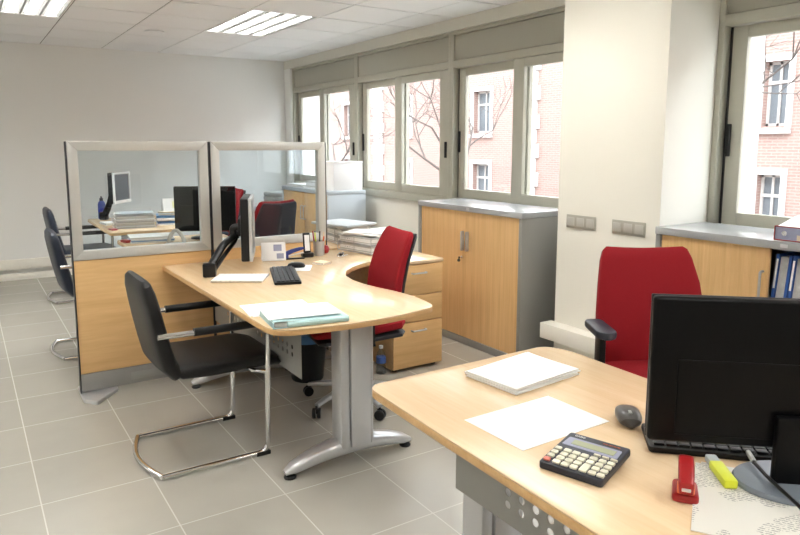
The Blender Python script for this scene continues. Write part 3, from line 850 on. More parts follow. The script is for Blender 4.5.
# ------------------------------------------------------------------ task chairs
def task_chair(label, loc, rz, backz=1.0, shell='dark', az=.60, lift=0):
    t_ = thing('task_chair', label, 'office chair', loc, rz, 'red task chairs')
    bs = B()
    for k in range(5):
        a = 2 * PI * k / 5 + .49
        mt = RZ(math.degrees(a))
        P = [(.03, .105), (.12, .10), (.22, .085), (.285, .07)]
        t2 = B().loft(P, [.024, .022, .018, .016], [.022, .017, .013, .01], 3, 14)
        bmesh.ops.transform(t2.bm, matrix=mt, verts=t2.bm.verts); me = bpy.data.meshes.new('x'); t2.bm.to_mesh(me); bs.bm.from_mesh(me)
    bs.lathe([(.038, .075), (.04, .09), (.034, .13), (.03, .135)], 18)
    bo = bs.make('star_base', 'alu', t_)
    for k in range(5):
        a = 2 * PI * k / 5 + .49
        cst = B()
        m_ = T(.288 * math.cos(a), .288 * math.sin(a), .028) @ RZ(math.degrees(a) + 40)
        for s in (-1, 1):
            cst.lathe([(.010, -.009), (.026, -.009), (.028, -.006), (.028, .006), (.026, .009), (.01, .009)], 18, mat=m_ @ T(0, s * .013, 0) @ RX(90))
        cst.box(-.014, .014, -.0035, .0035, .0, .034, .002, mat=m_)
        cst.lathe([(.006, .03), (.006, .05)], 8, mat=T(.288 * math.cos(a), .288 * math.sin(a), .028 - .012))
        cst.make('caster', 'black', bo)
    B().lathe([(.027, .13), (.027, .27), (.017, .272), (.017, .40 + lift)], 16).make('gas_column', 'black', t_)
    B().box(-.1, .1, -.07, .07, .375 + lift, .405 + lift, .006).make('tilt_mechanism', 'black', t_)
    P = [(a_, b_ + lift) for a_, b_ in [(-.23, .44), (-.2, .432), (-.05, .424), (.12, .426), (.22, .424), (.25, .412)]]
    B().loft(P, [.20, .235, .24, .24, .23, .19], [.008, .018, .02, .02, .018, .008], 4, 32).make('seat_shell', shell, t_)
    P = [(a_, b_ + lift) for a_, b_ in [(-.235, .492), (-.20, .486), (-.05, .474), (.12, .476), (.21, .472), (.25, .455), (.262, .44)]]
    B().loft(P, [.19, .232, .238, .238, .228, .2, .16], [.015, .034, .036, .036, .034, .024, .01], 4, 36).make('seat', 'red', t_)
    z0 = .50 + lift; hh = backz - z0
    prof = [(0, .0), (.01, .03), (.02, .2), (.005, .45), (-.025, .7), (-.065, .9), (-.082, .975), (-.088, 1.0)]
    P = [(-.215 + p[0], z0 + hh * p[1]) for p in prof]
    Wd = [.165, .195, .215, .215, .203, .185, .172, .158]
    wrap = lambda i, u: -.022 * u * u if False else .022 * u * u * -1
    B().loft(P, Wd, [.012, .022, .027, .027, .026, .023, .018, .008], 6, 40, offs=lambda i, u: -.02 * u * u).make('backrest', 'red', t_)
    P2 = [(p[0] - .030, p[1] - .012 * (p[1] > z0 + .1)) for p in P]
    B().loft(P2, [w_ * .97 for w_ in Wd], [.006, .010, .011, .011, .011, .010, .009, .005], 6, 40, offs=lambda i, u: -.02 * u * u).make('back_shell', shell, t_)
    sp = B(); sp.loft([(-.10, .395 + lift), (-.2, .398 + lift), (-.262, .44 + lift), (-.266, .55 + lift), (-.262, .66 + lift)], [.035] * 5, [.010] * 5, 4, 16); sp.make('back_support', 'black', t_)
    for s in (-1, 1):
        ar = B(); ar.loft([(-.02, .402), (-.02, .405)], [.03, .03], [.02, .02]) if False else None
        ar.box(-.035, .035, min(s * .15, s * .268), max(s * .15, s * .268), .396 + lift, .408 + lift, .003)
        ar.box(-.032, .032, s * .256 - .012, s * .256 + .012, .40 + lift, az - .001, .005)
        ar.make('arm_post', 'black', t_)
        pd = B(); pd.prism(rounded([(-.11, -.036), (.08, -.038), (.11, 0), (.08, .038), (-.11, .036)], [.03, .04, .05, .04, .03]), 0, .03, .009)
        pd.make('arm_pad', 'darkblue', t_, xf=T(0, s * .256, az))
    return t_
task_chair('red task chair pulled up to the curved middle desk beside the drawers', (1.765, 3.21, 0), 170, .965)
task_chair('red task chair behind the big black screen in the foreground', (2.175, 1.512, 0), 238, 1.02, 'dark', .745, .065)
task_chair('task chair beyond the partition glass, turned to show its dark back shell', (2.04, 5.34, 0), 104, .99, 'darkblue')
task_chair('farthest red task chair, half hidden by the black screen beyond the glass', (1.98, 6.45, 0), 176, 1.01)

# ------------------------------------------------------------------ monitors and computers
def lcd_arm(label, base, target, rz, wd, ht, zc, bezel, scr, label_cat='monitor'):
    """flat screen on a black desk arm; local +X is the way the screen faces"""
    t_ = thing('monitor', label, 'monitor', (target[0], target[1], DZ), rz)
    m_ = RZ(rz).inverted()
    b0 = m_ @ Vector((base[0] - target[0], base[1] - target[1], 0))
    B().box(-.058, -.012, -wd / 2, wd / 2, zc - ht / 2, zc + ht / 2, .008).make('back_cover', 'black', t_)
    fr = B(); e = .018
    for a in ((-wd / 2, wd / 2, ht / 2 - e, ht / 2), (-wd / 2, wd / 2, -ht / 2, -ht / 2 + e * 1.6), (-wd / 2, -wd / 2 + e, -ht / 2 + e * 1.6, ht / 2 - e), (wd / 2 - e, wd / 2, -ht / 2 + e * 1.6, ht / 2 - e)):
        fr.box(-.0118, .006, a[0], a[1], zc + a[2], zc + a[3], .002)
    fr.make('bezel', bezel, t_)
    B().box(-.0115, -.004, -wd / 2 + e, wd / 2 - e, zc - ht / 2 + e * 1.6, zc + ht / 2 - e).make('screen', scr, t_)
    B().box(-.082, -.0585, -.06, .06, zc - .05, zc + .05, .004).make('mount_plate', 'black', t_)
    ar = B()
    mid = Vector((-.11, 0, zc - .06))
    ar.tube([(-.083, 0, zc), (-.115, 0, zc - .005), tuple(mid), (b0.x * .55 - .03, b0.y * .55, .16), (b0.x, b0.y, .05)], .021, 10, .05)
    ar.tube([(-.083, 0, zc - .03), (-.105, .0, zc - .09), (b0.x * .5 - .03, b0.y * .5, .11), (b0.x * .9, b0.y * .9, .03)], .012, 8, .05)
    ar.make('arm', 'black', t_)
    cl = B(); cl.box(b0.x - .035, b0.x + .035, b0.y - .03, b0.y + .03, .0005, .075, .008); cl.make('arm_clamp', 'black', t_)
    return t_
lcd_arm('silver edged monitor on a black arm seen edge on at the middle desk', (1.10, 3.62), (1.43, 3.83), -23, .40, .36, .235, 'alu', 'lcd')
lcd_arm('small silver framed monitor on a black arm on the farthest desk', (1.12, 6.98), (1.26, 6.78), -37, .32, .29, .315, 'cardwhite', 'lcd')

def big_screen(label, loc, rz, wd, ht, zb, base_r, disc, disc_off=0):
    """screen faces local +Y, seen from its back at -Y"""
    t_ = thing('monitor', label, 'monitor', loc, rz)
    pn = B(); pn.box(-wd / 2, wd / 2, .0, .026, zb, zb + ht, .008, 3); pn.box(-wd * .40, wd * .40, -.003, .004, zb + ht * .06, zb + ht * .58, .0015, 1)
    pn.make('back_cover', 'screen', t_)
    fr = B(); e = .018
    for a in ((-wd / 2, wd / 2, ht - e, ht), (-wd / 2, wd / 2, 0, e), (-wd / 2, -wd / 2 + e, e, ht - e), (wd / 2 - e, wd / 2, e, ht - e)):
        fr.box(a[0], a[1], .0262, .034, zb + a[2], zb + a[3], .002)
    fr.make('bezel', 'dark', t_)
    B().box(-wd / 2 + e, wd / 2 - e, .0263, .03, zb + e, zb + ht - e).make('screen', 'lcd', t_)
    nk = B(); nk.box(-.022, .040, -.030, -.0035, .012, zb + ht * .25, .008); nk.make('neck', 'screen', t_)
    ds = B(); ds.lathe([(base_r, 0), (base_r, .006), (base_r * .97, .011), (base_r * .4, .016), (.001, .017)], 48, mat=T(disc_off, 0, 0) @ Matrix.Diagonal((1.12, .85, 1, 1)))
    ds.make('stand_base', disc, t_)
    return t_
big_screen('big black monitor seen from behind on the foreground desk', (1.405, .695, DZ + .0045), -42, .54, .318, .078, .112, 'standgrey', .035)
big_screen('black monitor seen from behind through the partition glass', (1.55, 5.16, DZ + .0005), -26, .46, .345, .055, .1, 'black')

def keyboard(label, loc, rz, ln, dp, rows, n, cable=True):
    """keys run along local X"""
    t_ = thing('keyboard', label, 'keyboard', loc, rz)
    kb = B(); kb.prism(rrect(ln, dp, .012), 0, .014, .003); kb.make('case', 'black', t_)
    k0 = None; kw = (ln - .02) / n; kd = (dp - .022) / rows
    for r_ in range(rows):
        for c_ in range(n):
            x = -ln / 2 + .01 + kw * (c_ + .5); y = -dp / 2 + .011 + kd * (r_ + .5)
            if k0 is None:
                b_ = B(); b_.box(-kw * .43, kw * .43, -kd * .43, kd * .43, 0, .006, .0015); k0 = b_.make('key', 'dark', t_); k0.location = (x, y, .0142)
            else:
                k = k0.copy(); COL.objects.link(k); k.parent = t_; k.location = (x, y, .0142)
    return t_
keyboard('black keyboard on the middle desk in front of the edge on monitor', (1.447, 3.40, DZ + .0005), 71, .46, .14, 5, 16)
keyboard('black keyboard half hidden behind the big foreground screen', (1.515, .84, DZ + .0005), -45, .44, .145, 6, 15)

def mouse(label, loc, rz, L=.10, W=.058, H=.036, mat='black'):
    t_ = thing('computer_mouse', label, 'mouse', loc, rz)
    P = []; hw = []; ht = []
    for i in range(11):
        u = -1 + i / 5; q = math.sqrt(max(.0, 1 - abs(u) ** 2.6))
        P.append((u * L / 2, H * .46 * (.35 + .65 * q) + .0006)); hw.append(max(.004, W / 2 * q ** .7)); ht.append(max(.003, H * .46 * (.35 + .65 * q) - .0004))
    B().loft(P, hw, ht, 2.6, 24).make('shell', mat, t_)
    B().box(.012, .03, -.004, .004, H * .72, H * .96, .002).make('scroll_wheel', 'grip', t_)
    B().box(-.02, .02, W * .40, W * .46, H * .35, H * .5, .003).make('side_grip', 'grip', t_)
    return t_
mouse('grey and black computer mouse on the foreground desk next to the white sheet', (1.413, 1.088, DZ + .0005), 228, mat='mousegrey'); [o for o in COL.objects if o.name == 'computer_mouse'][0].scale = (1.08, 1.1, 1.1)
mouse('black computer mouse on a white pad on the middle desk', (1.605, 3.60, DZ + .0035), 150)
solo(B().prism(rrect(.19, .13, .02), 0, .0025, .0008).make('mouse_pad', 'cardwhite'), 'small white mouse pad beside the black keyboard on the middle desk', 'mouse pad', (1.625, 3.59, DZ + .0005), 60)

# ------------------------------------------------------------------ middle desk clutter
def quad_sheet(p, z, th=.0012, curl=None):
    return p
def loose_stack(name, label, cat, w, d, h, loc, rz, mat, n=5, jit=2.0, curl=0, group=None):
    rnd = random.Random(label); b_ = B(); z = 0
    for k in range(n):
        t2 = bmesh.new(); nx, ny = 8, 10; hh = h / n
        m_ = T(rnd.uniform(-.006, .006), rnd.uniform(-.006, .006), 0) @ RZ(rnd.uniform(-jit, jit))
        vs = []
        for zz in (z, z + hh - .0003):
            g = []
            for j in range(ny + 1):
                row = []
                for i in range(nx + 1):
                    x = -w / 2 + w * i / nx; yy = -d / 2 + d * j / ny
                    cz = curl * (k / max(1, n - 1)) * max(0, (i / nx) - .45) ** 2 * max(0, 1 - j / ny - .3) * 3
                    row.append(t2.verts.new(m_ @ Vector((x, yy, zz + cz))))
                g.append(row)
            vs.append(g)
        lo, hi = vs
        for j in range(ny):
            for i in range(nx):
                t2.faces.new((lo[j][i], lo[j + 1][i], lo[j + 1][i + 1], lo[j][i + 1])); t2.faces.new((hi[j][i], hi[j][i + 1], hi[j + 1][i + 1], hi[j + 1][i]))
        for i in range(nx):
            t2.faces.new((lo[0][i], lo[0][i + 1], hi[0][i + 1], hi[0][i])); t2.faces.new((lo[ny][i + 1], lo[ny][i], hi[ny][i], hi[ny][i + 1]))
        for j in range(ny):
            t2.faces.new((lo[j + 1][0], lo[j][0], hi[j][0], hi[j + 1][0])); t2.faces.new((lo[j][nx], lo[j + 1][nx], hi[j + 1][nx], hi[j][nx]))
        me = bpy.data.meshes.new('x'); t2.to_mesh(me); t2.free(); b_.bm.from_mesh(me); bpy.data.meshes.remove(me)
        z += hh
    return solo(b_.make(name, mat, smooth=25), label, cat, loc, rz, group)

loose_stack('paper_stack', 'white printed pages lying under the monitor arm on the middle desk', 'paper', .19, .27, .012, (1.216, 3.462, DZ + .0005), 57, 'faint', 4)
fo = thing('document_folder', 'pale teal folder stuffed with papers at the near corner of the middle desk', 'folder', (1.15, 2.515, DZ + .0005), -8)
b_ = B(); b_.box(-.155, .155, -.115, .115, 0, .002); b_.box(-.157, -.154, -.115, .115, 0, .024); b_.box(-.155, .155, -.115, .115, 0, .0015, mat=T(0, 0, .0245) @ RY(1.2))
b_.make('cover', 'teal', fo)
b_ = B(); b_.box(-.15, .148, -.108, .108, .0025, .021, .002); b_.make('papers', 'greypaper', fo)
b_ = B(); b_.tube([(-.1, -.1155, .013), (.155, -.1155, .013)], .0115, 10); b_.make('rolled_flap', 'teal', fo)
loose_stack('paper_sheet', 'white sheets on top of the pale teal folder', 'paper', .21, .297, .004, (1.135, 2.53, DZ + .0305), 78, 'faint', 3, 3)
loose_stack('paper_sheet', 'white sheets sticking out behind the pale teal folder on the middle desk', 'paper', .21, .29, .004, (1.13, 2.74, DZ + .0005), 84, 'white', 3, 3)

cd = thing('desk_card', 'white standing card with small pictures behind the middle monitor', 'card', (1.60, 3.93, DZ + .0005), -18)
b_ = B(); b_.box(-.075, .075, -.0012, .0012, 0, .115, mat=T(0, -.02, 0) @ RX(-14)); b_.box(-.075, .075, -.0012, .0012, 0, .115, mat=T(0, .035, 0) @ RX(14)); b_.make('card', 'cardwhite', cd)
b_ = B(); b_.box(.0, .05, -.0022, -.0014, .06, .1, mat=T(0, -.02, 0) @ RX(-14)); b_.box(.018, .062, -.0022, -.0014, .012, .045, mat=T(0, -.02, 0) @ RX(-14)); b_.make('printed_pictures', 'calcpanel', cd)

def stapler(label, loc, rz, body, base, ang=14, L=.135, wid=.026):
    t_ = thing('stapler', label, 'stapler', loc, rz)
    b_ = B(); b_.prism(rounded([(-L / 2, -wid / 2), (L / 2, -wid / 2), (L / 2, wid / 2), (-L / 2, wid / 2)], .008), 0, .009, .002); b_.make('base', base, t_)
    b_ = B(); P = [(0, .0), (.02, .004), (.06, .006), (L * .8, .003), (L, -.002)]
    b_.loft(P, [wid * .4, wid * .46, wid * .46, wid * .44, wid * .36], [.010, .014, .013, .011, .007], 4, 20)
    b_.make('arm', body, t_, xf=T(-L / 2, 0, .028) @ RY(-ang))
    b_ = B(); b_.box(0, L * .95, -wid * .3, wid * .3, -.016, -.009, .001); b_.make('magazine', 'alu', t_, xf=T(-L / 2, 0, .028) @ RY(-ang * .6))
    b_ = B(); b_.box(-L / 2 + .004, -L / 2 + .03, -wid * .49, wid * .49, .007, .034, .002); b_.make('hinge', body, t_)
    return t_
stapler('blue and black stapler near the partition on the middle desk', (1.725, 3.90, DZ + .0005), -12, 'navy', 'black', 18)

ph = thing('cordless_phone', 'black cordless phone with pale front standing in a cradle beside the pen cup', 'phone', (1.835, 3.94, DZ + .0005), -100)
b_ = B(); b_.prism(rrect(.075, .075, .02), 0, .028, .006); b_.make('cradle', 'black', ph)
b_ = B(); b_.prism(rrect(.024, .046, .009), 0, .135, .004); b_.make('handset', 'black', ph, xf=T(.0, 0, .02) @ RY(-10))
b_ = B(); b_.box(.0122, .0132, -.016, .016, .018, .12); 
b_.make('keypad', 'cardwhite', ph, xf=T(.0, 0, .02) @ RY(-10) @ RZ(0))
pc = thing('pen_cup', 'wire mesh pen cup full of pens next to the cordless phone', 'pen cup', (1.925, 3.955, DZ + .0005))
b_ = B(); b_.lathe([(.036, 0), (.036, .002), (.038, .095), (.035, .095), (.033, .004), (.001, .004)], 24); b_.make('cup', 'wire', pc)
rnd = random.Random(5)
for k, m_ in enumerate(['manila', 'black', 'navy', 'redplastic', 'yellow', 'dark', 'orangeplastic']):
    a = 2 * PI * k / 7; tp = Vector((math.cos(a) * .038, math.sin(a) * .038, rnd.uniform(.125, .165))); bt = Vector((math.cos(a) * .021, math.sin(a) * .021, .008))
    p_ = solo(B().tube([tuple(bt), tuple(tp)], .0042, 7).make('pen', m_), ['tan pencil', 'black pen', 'navy blue pen', 'red pen', 'yellow pen', 'dark grey pen', 'orange pen'][k] + ' standing in the wire mesh pen cup', 'pen', (1.925, 3.955, DZ + .0005), 0, 'pens in the mesh cup')
solo(B().lathe([(.001, -.03), (.018, -.024), (.03, 0), (.018, .024), (.001, .03)], 16).make('paperweight', 'redplastic'), 'small round red object behind the pen cup on the middle desk', 'paperweight', (1.99, 3.99, DZ + .0305))
stack('note_pad', 'square sticky note pad in front of the pen cup', 'note pad', .078, .078, .012, (1.80, 3.66, DZ + .0005), 24, ['cardwhite', 'yellowpost'], 4, 2, .001)
tp = thing('key_bunch', 'small bunch of metal keys on the middle desk right of the pen cup', 'keys', (2.02, 3.83, DZ + .0005), 30)
b_ = B(); b_.tube([(.02 * math.cos(a * PI / 8), .02 * math.sin(a * PI / 8), .014 + .012 * math.cos(a * PI / 8)) for a in range(16)], .003, 6, closed=True); b_.make('ring', 'chrome', tp)
b_ = B(); b_.prism(rounded([(.0, -.012), (.03, -.012), (.03, -.005), (.085, -.004), (.085, .004), (.03, .005), (.03, .012), (0, .012)], .003), 0, .003); b_.make('key', 'alu', tp)
b_ = B(); b_.prism(rounded([(-.01, -.016), (.02, -.012), (.04, .01), (.01, .02)], .006), .0035, .018, .003); b_.make('fob', 'black', tp)

# ------------------------------------------------------------------ loose paper trays by the window (behind the partition end)
def letter_tray(label, loc, rz, group, first=[None]):
    if first[0] is None:
        t_ = thing('letter_tray', label, 'letter tray', loc, rz, group)
        b_ = B(); w_, d_, h_ = .255, .34, .052
        for z in (.004, h_):
            b_.tube([(-w_ / 2, -d_ / 2, z), (w_ / 2, -d_ / 2, z), (w_ / 2, d_ / 2, z), (-w_ / 2, d_ / 2, z)], .0028, 6, closed=True)
        for k in range(9):
            x = -w_ / 2 + w_ * k / 8; b_.tube([(x, -d_ / 2, .004), (x, d_ / 2, .004)], .0014, 5)
        for x, y_ in ((-w_ / 2, -d_ / 2), (w_ / 2, -d_ / 2), (w_ / 2, d_ / 2), (-w_ / 2, d_ / 2), (0, d_ / 2), (-w_ / 2, 0), (w_ / 2, 0)):
            b_.tube([(x, y_, .004), (x, y_, h_)], .0022, 6)
        b_.make('wire_basket', 'wire', t_); first[0] = t_
        return t_
    return dup(first[0], loc, rz, label, group)
gt = 'wire letter trays of the heap by the window'; gp = 'paper bundles in the wire trays'
piles = [(2.30, 3.96, 12), (2.42, 4.43, -4)]
zt_ = [.7255, .7155]
nm = [['lower', 'upper'], ['lower', 'upper']]
wh = ['nearer the red chair', 'closer to the window']
for i, (x, y, rz) in enumerate(piles):
    for k in range(2):
        z = zt_[i] + k * .0565
        letter_tray('%s wire letter tray of the heap %s' % (nm[i][k], wh[i]), (x, y, z), rz, gt)
        stack('paper_bundle', 'paper bundle in the %s wire tray %s' % (nm[i][k], wh[i]), 'paper', .235, .32, .04, (x, y, z + .0075), rz + random.uniform(-1, 1), ['white', 'greypaper', 'white', 'paperprint'], 6, .6, .003, gp)
loose_stack('paper_stack', 'fan of loose white papers topping the tray heap nearer the red chair', 'paper', .21, .29, .02, (2.30, 3.96, .7255 + .113), 25, 'white', 6, 16, .05)
loose_stack('paper_stack', 'fan of loose white papers topping the tray heap closer to the window', 'paper', .21, .29, .02, (2.42, 4.43, .7155 + .113), -14, 'white', 5, 14, .004)
solo(B().prism(rrect(.3, .4, .01), 0, .016, .003).make('document_folder', 'greyblue'), 'grey blue folder lying across the papers behind the partition end', 'folder', (2.36, 4.42, .7155 + .142), 14)
loose_stack('paper_stack', 'white papers spread on the middle desk at the partition end', 'paper', .21, .297, .012, (2.08, 3.98, DZ + .0005), 15, 'white', 4, 9) if False else None

# ------------------------------------------------------------------ under the middle desk
bt = thing('water_bottle', 'clear small water bottle with blue label on the floor by the drawers', 'bottle', (2.150, 3.545, 0))
b_ = B(); b_.lathe([(.028, 0), (.031, .006), (.030, .05), (.028, .06), (.031, .07), (.031, .115), (.026, .135), (.012, .158), (.011, .168)], 20); b_.make('body', 'clear', bt)
b_ = B(); b_.lathe([(.0316, .072), (.0316, .112)], 20); b_.make('label', 'labelblue', bt)
b_ = B(); b_.lathe([(.0135, .166), (.0135, .182), (.012, .184)], 14); b_.make('cap', 'cardwhite', bt)
wb = thing('waste_bin', 'black waste bin with a blue liner under the middle desk', 'bin', (1.72, 3.72, 0))
b_ = B(); b_.lathe([(.095, 0), (.1, .01), (.125, .30), (.119, .30), (.095, .012), (.001, .012)], 28); b_.make('body', 'black', wb)
b_ = B(); b_.lathe([(.128, .25), (.129, .303), (.117, .304), (.112, .22)], 28); b_.make('liner', 'blueliner', wb)

# ------------------------------------------------------------------ foreground desk items
loose_stack('paper_stack', 'thick stack of white paper near the far edge of the foreground desk', 'paper', .205, .292, .020, (1.43, 1.505, DZ + .0005), 95, 'white', 7, 2.0, .006)
loose_stack('paper_sheet', 'single white sheet lying flat beside the calculator on the foreground desk', 'paper', .217, .31, .0012, (1.215, 1.216, DZ + .0005), 91, 'white', 1, 0)

ca = thing('calculator', 'black desk calculator with ivory keys and one red key', 'calculator', (1.136, .984, DZ + .0005), -72); ca.scale = (1.04, 1.05, 1)
W_, D_ = .142, .158
tl = T(0, 0, .004) @ RX(4.5)
b_ = B(); b_.prism(rounded([(-W_ / 2, -D_ / 2), (W_ / 2, -D_ / 2), (W_ / 2, D_ / 2), (-W_ / 2, D_ / 2)], .008), .0, .017, .003, mat=T(0, 0, .0065) @ RX(4.5)); b_.make('case', 'darkblue', ca)
tl = T(0, 0, .0065) @ RX(4.5)
zt = .0172
b_ = B(); b_.prism(rounded([(-W_ / 2 + .008, .016), (W_ / 2 - .008, .016), (W_ / 2 - .010, .054), (-W_ / 2 + .010, .054)], .004), zt, zt + .0012, mat=tl); dp = b_.make('display_surround', 'calcpanel', ca)
b_ = B(); b_.box(-.045, .052, .025, .046, zt + .0013, zt + .0022, mat=tl); b_.make('display', 'lcdgreen', dp)
text_mesh('CASIO', .0085, 'maker_lettering', 'white', ca, tl @ T(-.042, .064, zt + .0004))
text_mesh('TWO WAY POWER', .0045, 'power_lettering', 'orangeplastic', ca, tl @ T(.032, .064, zt + .0004))
def key(x, y, w_, d_, m_):
    q = B(); q.prism(rounded([(x - w_ / 2, y - d_ / 2), (x + w_ / 2, y - d_ / 2), (x + w_ / 2, y + d_ / 2), (x - w_ / 2, y + d_ / 2)], .003), zt, zt + .005, .0012, mat=tl); q.make('key', m_, ca)
ys_ = [-.064, -.046, -.028, -.010]
for r_, y in enumerate(ys_):
    key(-.058, y, .0145, .0125, 'keyred' if r_ == 0 else 'ivory')
    for c_ in range(3):
        key(-.036 + .0195 * c_, y, .0165, .0135, 'ivory')
for r_, y in enumerate(ys_):
    if r_ != 1: key(.0235, y if r_ else -.055, .0165, .0135 if r_ else .031, 'ivory')
    for c_ in range(2): key(.043 + .0185 * c_, y, .0155, .0125, 'ivory')
for c_ in range(3): key(.024 + .0185 * c_, .007, .0155, .006, 'ivory')

st = thing('stapler', 'small red stapler standing by the newspaper in the foreground', 'stapler', (1.200, .776, DZ + .0005), 36); st.scale = (1.05, 1.08, 1.0)
b_ = B(); b_.prism(rounded([(-.032, -.024), (.04, -.022), (.04, .022), (-.032, .024)], .012), 0, .018, .005); b_.make('base', 'redplastic', st)
b_ = B(); b_.loft([(-.035, .024), (-.03, .04), (.0, .058), (.03, .066), (.045, .064)], [.012, .014, .0145, .014, .012], [.006, .010, .010, .009, .005], 4, 20); b_.make('arm', 'redplastic', st)
b_ = B(); b_.box(-.03, .04, -.008, .008, .036, .043, .001, mat=T(0, 0, .004) @ RY(-18)); b_.make('magazine', 'alu', st)
b_ = B(); b_.box(.034, .043, -.009, .009, .0185, .0385, .002); b_.make('nose', 'black', st)
b_ = B(); b_.box(-.03, -.012, -.0155, .0155, .0185, .04, .003); b_.make('hinge', 'orangeplastic', st)

loose_stack('newspaper', 'folded newspaper lying under the foreground monitor stand', 'newspaper', .40, .30, .0035, (1.335, .600, DZ + .0003), -58.7, 'news', 2, 1)
hl = thing('highlighter', 'yellow highlighter pen lying on the newspaper by the monitor stand', 'highlighter', (1.343, .790, DZ + .0045), 51); hl.scale = (1.2, 1.15, 1.2)
b_ = B(); b_.box(-.058, .022, -.0125, .0125, 0, .016, .004); b_.make('barrel', 'yellow', hl)
b_ = B(); b_.box(.0225, .05, -.011, .011, .001, .015, .004); b_.make('cap', 'greyblue', hl)
cb2 = B(); cb2.tube([(1.41, .752, DZ + .0285), (1.36, .69, DZ + .0295), (1.315, .62, DZ + .03), (1.285, .55, DZ + .014), (1.27, .48, DZ + .009)], .0042, 8, .04)
ct = thing('usb_cable', 'thin dark cable with a grey plug across the round monitor base', 'cable', (0, 0, 0))
cb2.make('cord', 'black', ct)
B().tube([(1.442, .784, DZ + .031), (1.41, .752, DZ + .0285)], .006, 8).make('plug', 'grip', ct)

# ------------------------------------------------------------------ beyond the partition
gt2 = 'wire letter trays on the farthest desk'
for k in range(2):
    letter_tray(['lower', 'upper'][k] + ' wire letter tray of the stack on the farthest desk', (1.24, 6.22, DZ + .0005 + .0565 * k), 84, gt2)
    stack('paper_bundle', 'paper bundle in the ' + ['lower', 'upper'][k] + ' letter tray on the farthest desk', 'paper', .235, .31, .041, (1.24, 6.22, DZ + .008 + .0565 * k), 84, ['greypaper', 'white', 'greyblue', 'greypaper'], 6, .8, .003, 'paper bundles on the farthest desk')
stack('paper_stack', 'loose papers topping the letter tray stack on the farthest desk', 'paper', .23, .31, .014, (1.24, 6.22, DZ + .0005 + .114), 80, ['white', 'greyblue', 'greypaper'], 5, 5)
stack('folder_stack', 'blue and white folders stacked beside the letter trays on the farthest desk', 'folders', .24, .32, .085, (1.615, 6.30, DZ + .0005), 78, ['white', 'bluefold', 'bluefold', 'greypaper'], 7, 4)
stack('paper_bundle', 'tan paper bundle on top of the blue folders on the farthest desk', 'paper', .2, .2, .03, (1.60, 6.30, DZ + .086), 60, ['manila', 'white'], 3, 4)
cl = thing('desk_calendar', 'white tent calendar with a yellow note standing on the stacked folders', 'calendar', (1.585, 6.29, DZ + .1165), 15)
b_ = B(); b_.box(-.09, .09, -.001, .001, 0, .12, mat=T(0, -.025, 0) @ RX(-12)); b_.box(-.09, .09, -.001, .001, 0, .12, mat=T(0, .025, 0) @ RX(12)); b_.make('card', 'cardwhite', cl)
b_ = B(); b_.box(-.0, .06, -.0022, -.0012, .03, .09, mat=T(0, -.025, 0) @ RX(-12)); b_.make('yellow_note', 'ypaper', cl)
bb = thing('drink_bottle', 'blue drink bottle behind the monitor arm on the farthest desk', 'bottle', (1.12, 7.08, DZ + .0005))
b_ = B(); b_.lathe([(.034, 0), (.036, .008), (.036, .14), (.028, .165), (.016, .175)], 18); b_.make('body', 'bluebottle', bb)
b_ = B(); b_.lathe([(.017, .174), (.017, .20), (.008, .204), (.008, .218)], 14); b_.make('cap', 'dark', bb)
stack('paper_pad', 'small white paper pad at the left edge of the farthest desk', 'paper', .12, .18, .02, (1.10, 6.55, DZ + .0005), 10, ['white', 'greyblue'], 3)
solo(B().prism(rrect(.05, .10, .01), 0, .012, .003).make('marker_case', 'redplastic'), 'small flat red case at the near left corner of the farthest desk', 'case', (1.04, 6.08, DZ + .0005), 10)
# desk right behind the glass
stack('folder_stack', 'flat blue folders with white papers right behind the partition glass', 'folders', .30, .24, .042, (1.16, 5.25, DZ + .0005), -6, ['greypaper', 'bluefold', 'greyblue', 'white'], 5, 4)
solo(B().prism(rrect(.04, .09, .01), 0, .02, .003).make('marker_case', 'redplastic'), 'small red marker case left of the blue folders behind the glass', 'case', (.98, 5.24, DZ + .0005), 20)
tc_ = thing('tape_dispenser', 'beige arched tape dispenser behind the partition glass', 'tape dispenser', (1.27, 4.95, DZ + .0005), -25)
b_ = B(); b_.tube([(-.055, 0, .012), (-.045, 0, .06), (0, 0, .115), (.045, 0, .06), (.055, 0, .012)], .014, 10, .05); b_.make('arch', 'tapegrey', tc_)
b_ = B(); b_.prism(rrect(.15, .05, .015), 0, .012, .003); b_.make('base', 'tapegrey', tc_)
loose_stack('paper_sheet', 'white sheet lying beside the tape dispenser behind the glass', 'paper', .21, .297, .004, (1.42, 4.86, DZ + .0005), 70, 'white', 2, 3)
tel = thing('desk_phone', 'grey desk phone with a dark display behind the partition glass', 'phone', (1.50, 4.56, DZ + .0005), -15)
b_ = B(); b_.prism([(-.09, 0), (.09, 0), (.09, .065), (-.09, .02)], -.08, .08, .004, mat=RZ(90) @ RX(90)); b_.make('body', 'tapegrey', tel)
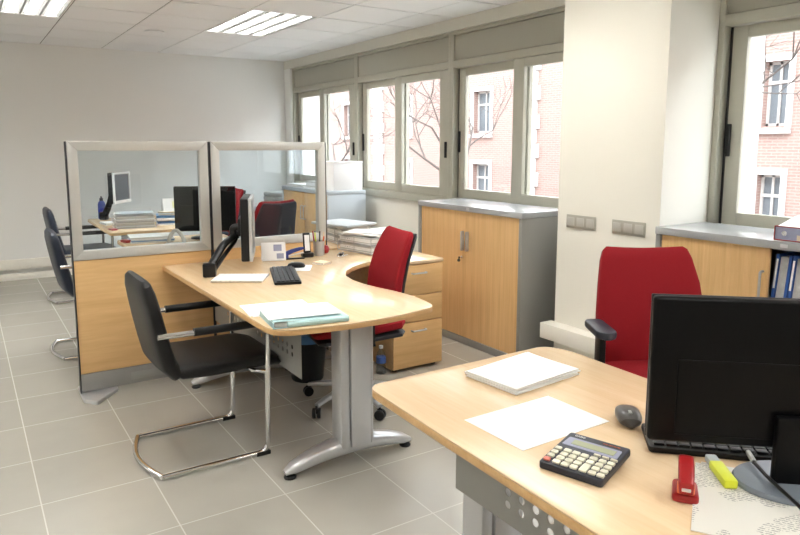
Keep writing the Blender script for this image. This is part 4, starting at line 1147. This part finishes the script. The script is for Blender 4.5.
b_ = B(); b_.box(-.06, .06, -.05, .05, -.001, .002, mat=T(0, .01, .048) @ RX(14)); b_.make('display', 'black', tel)
b_ = B(); b_.tube([(-.062, -.07, .06), (-.062, .07, .085)], .014, 8); b_.make('handset', 'tapegrey', tel)
stack('note_pad', 'yellow note pad behind the right half of the partition glass', 'note pad', .12, .09, .03, (1.70, 4.62, DZ + .0005), 5, ['ypaper', 'ypaper'], 2, 1, .001)
# floor cable at the partition foot
fc = B(); fc.tube([(.66, 4.03, .006), (.58, 3.93, .006), (.50, 3.80, .006), (.30, 3.74, .006), (.05, 3.9, .006)], .006, 6, .1)
fc.bm.free()

# ------------------------------------------------------------------ light
w = bpy.data.worlds.new('world'); S.world = w; w.use_nodes = True
nt = w.node_tree; bg = nt.nodes['Background']
tc = N(nt, 'ShaderNodeTexCoord'); nz = N(nt, 'ShaderNodeTexNoise'); nz.inputs['Scale'].default_value = 2.0
nt.links.new(tc.outputs['Generated'], nz.inputs['Vector'])
mx = N(nt, 'ShaderNodeMix', data_type='RGBA'); mx.inputs['A'].default_value = (.86, .93, 1.0, 1); mx.inputs['B'].default_value = (.96, .98, 1.0, 1)
nt.links.new(nz.outputs['Fac'], mx.inputs['Factor']); nt.links.new(mx.outputs['Result'], bg.inputs['Color'])
bg.inputs['Strength'].default_value = 2.9
for a, b_ in ((6.395, 8.03), (4.735, 6.393), (3.03, 4.733), (.65, 2.285), (-.98, .648)):
    L = bpy.data.lights.new('daylight_portal', 'AREA'); L.shape = 'RECTANGLE'; L.size = 1.12; L.size_y = b_ - a - .1
    L.cycles.is_portal = True
    lo = bpy.data.objects.new('daylight_portal', L); COL.objects.link(lo)
    lo.location = (3.72, (a + b_) / 2, 1.54); lo.rotation_euler = (0, R(90), 0)

S.view_settings.view_transform = 'Standard'; S.view_settings.look = 'None'; S.view_settings.gamma = 1
S.view_settings.exposure = 1.82
S.cycles.use_denoising = True
S.cycles.max_bounces = 10; S.cycles.diffuse_bounces = 6; S.cycles.transparent_max_bounces = 16
S.cycles.sample_clamp_indirect = 8
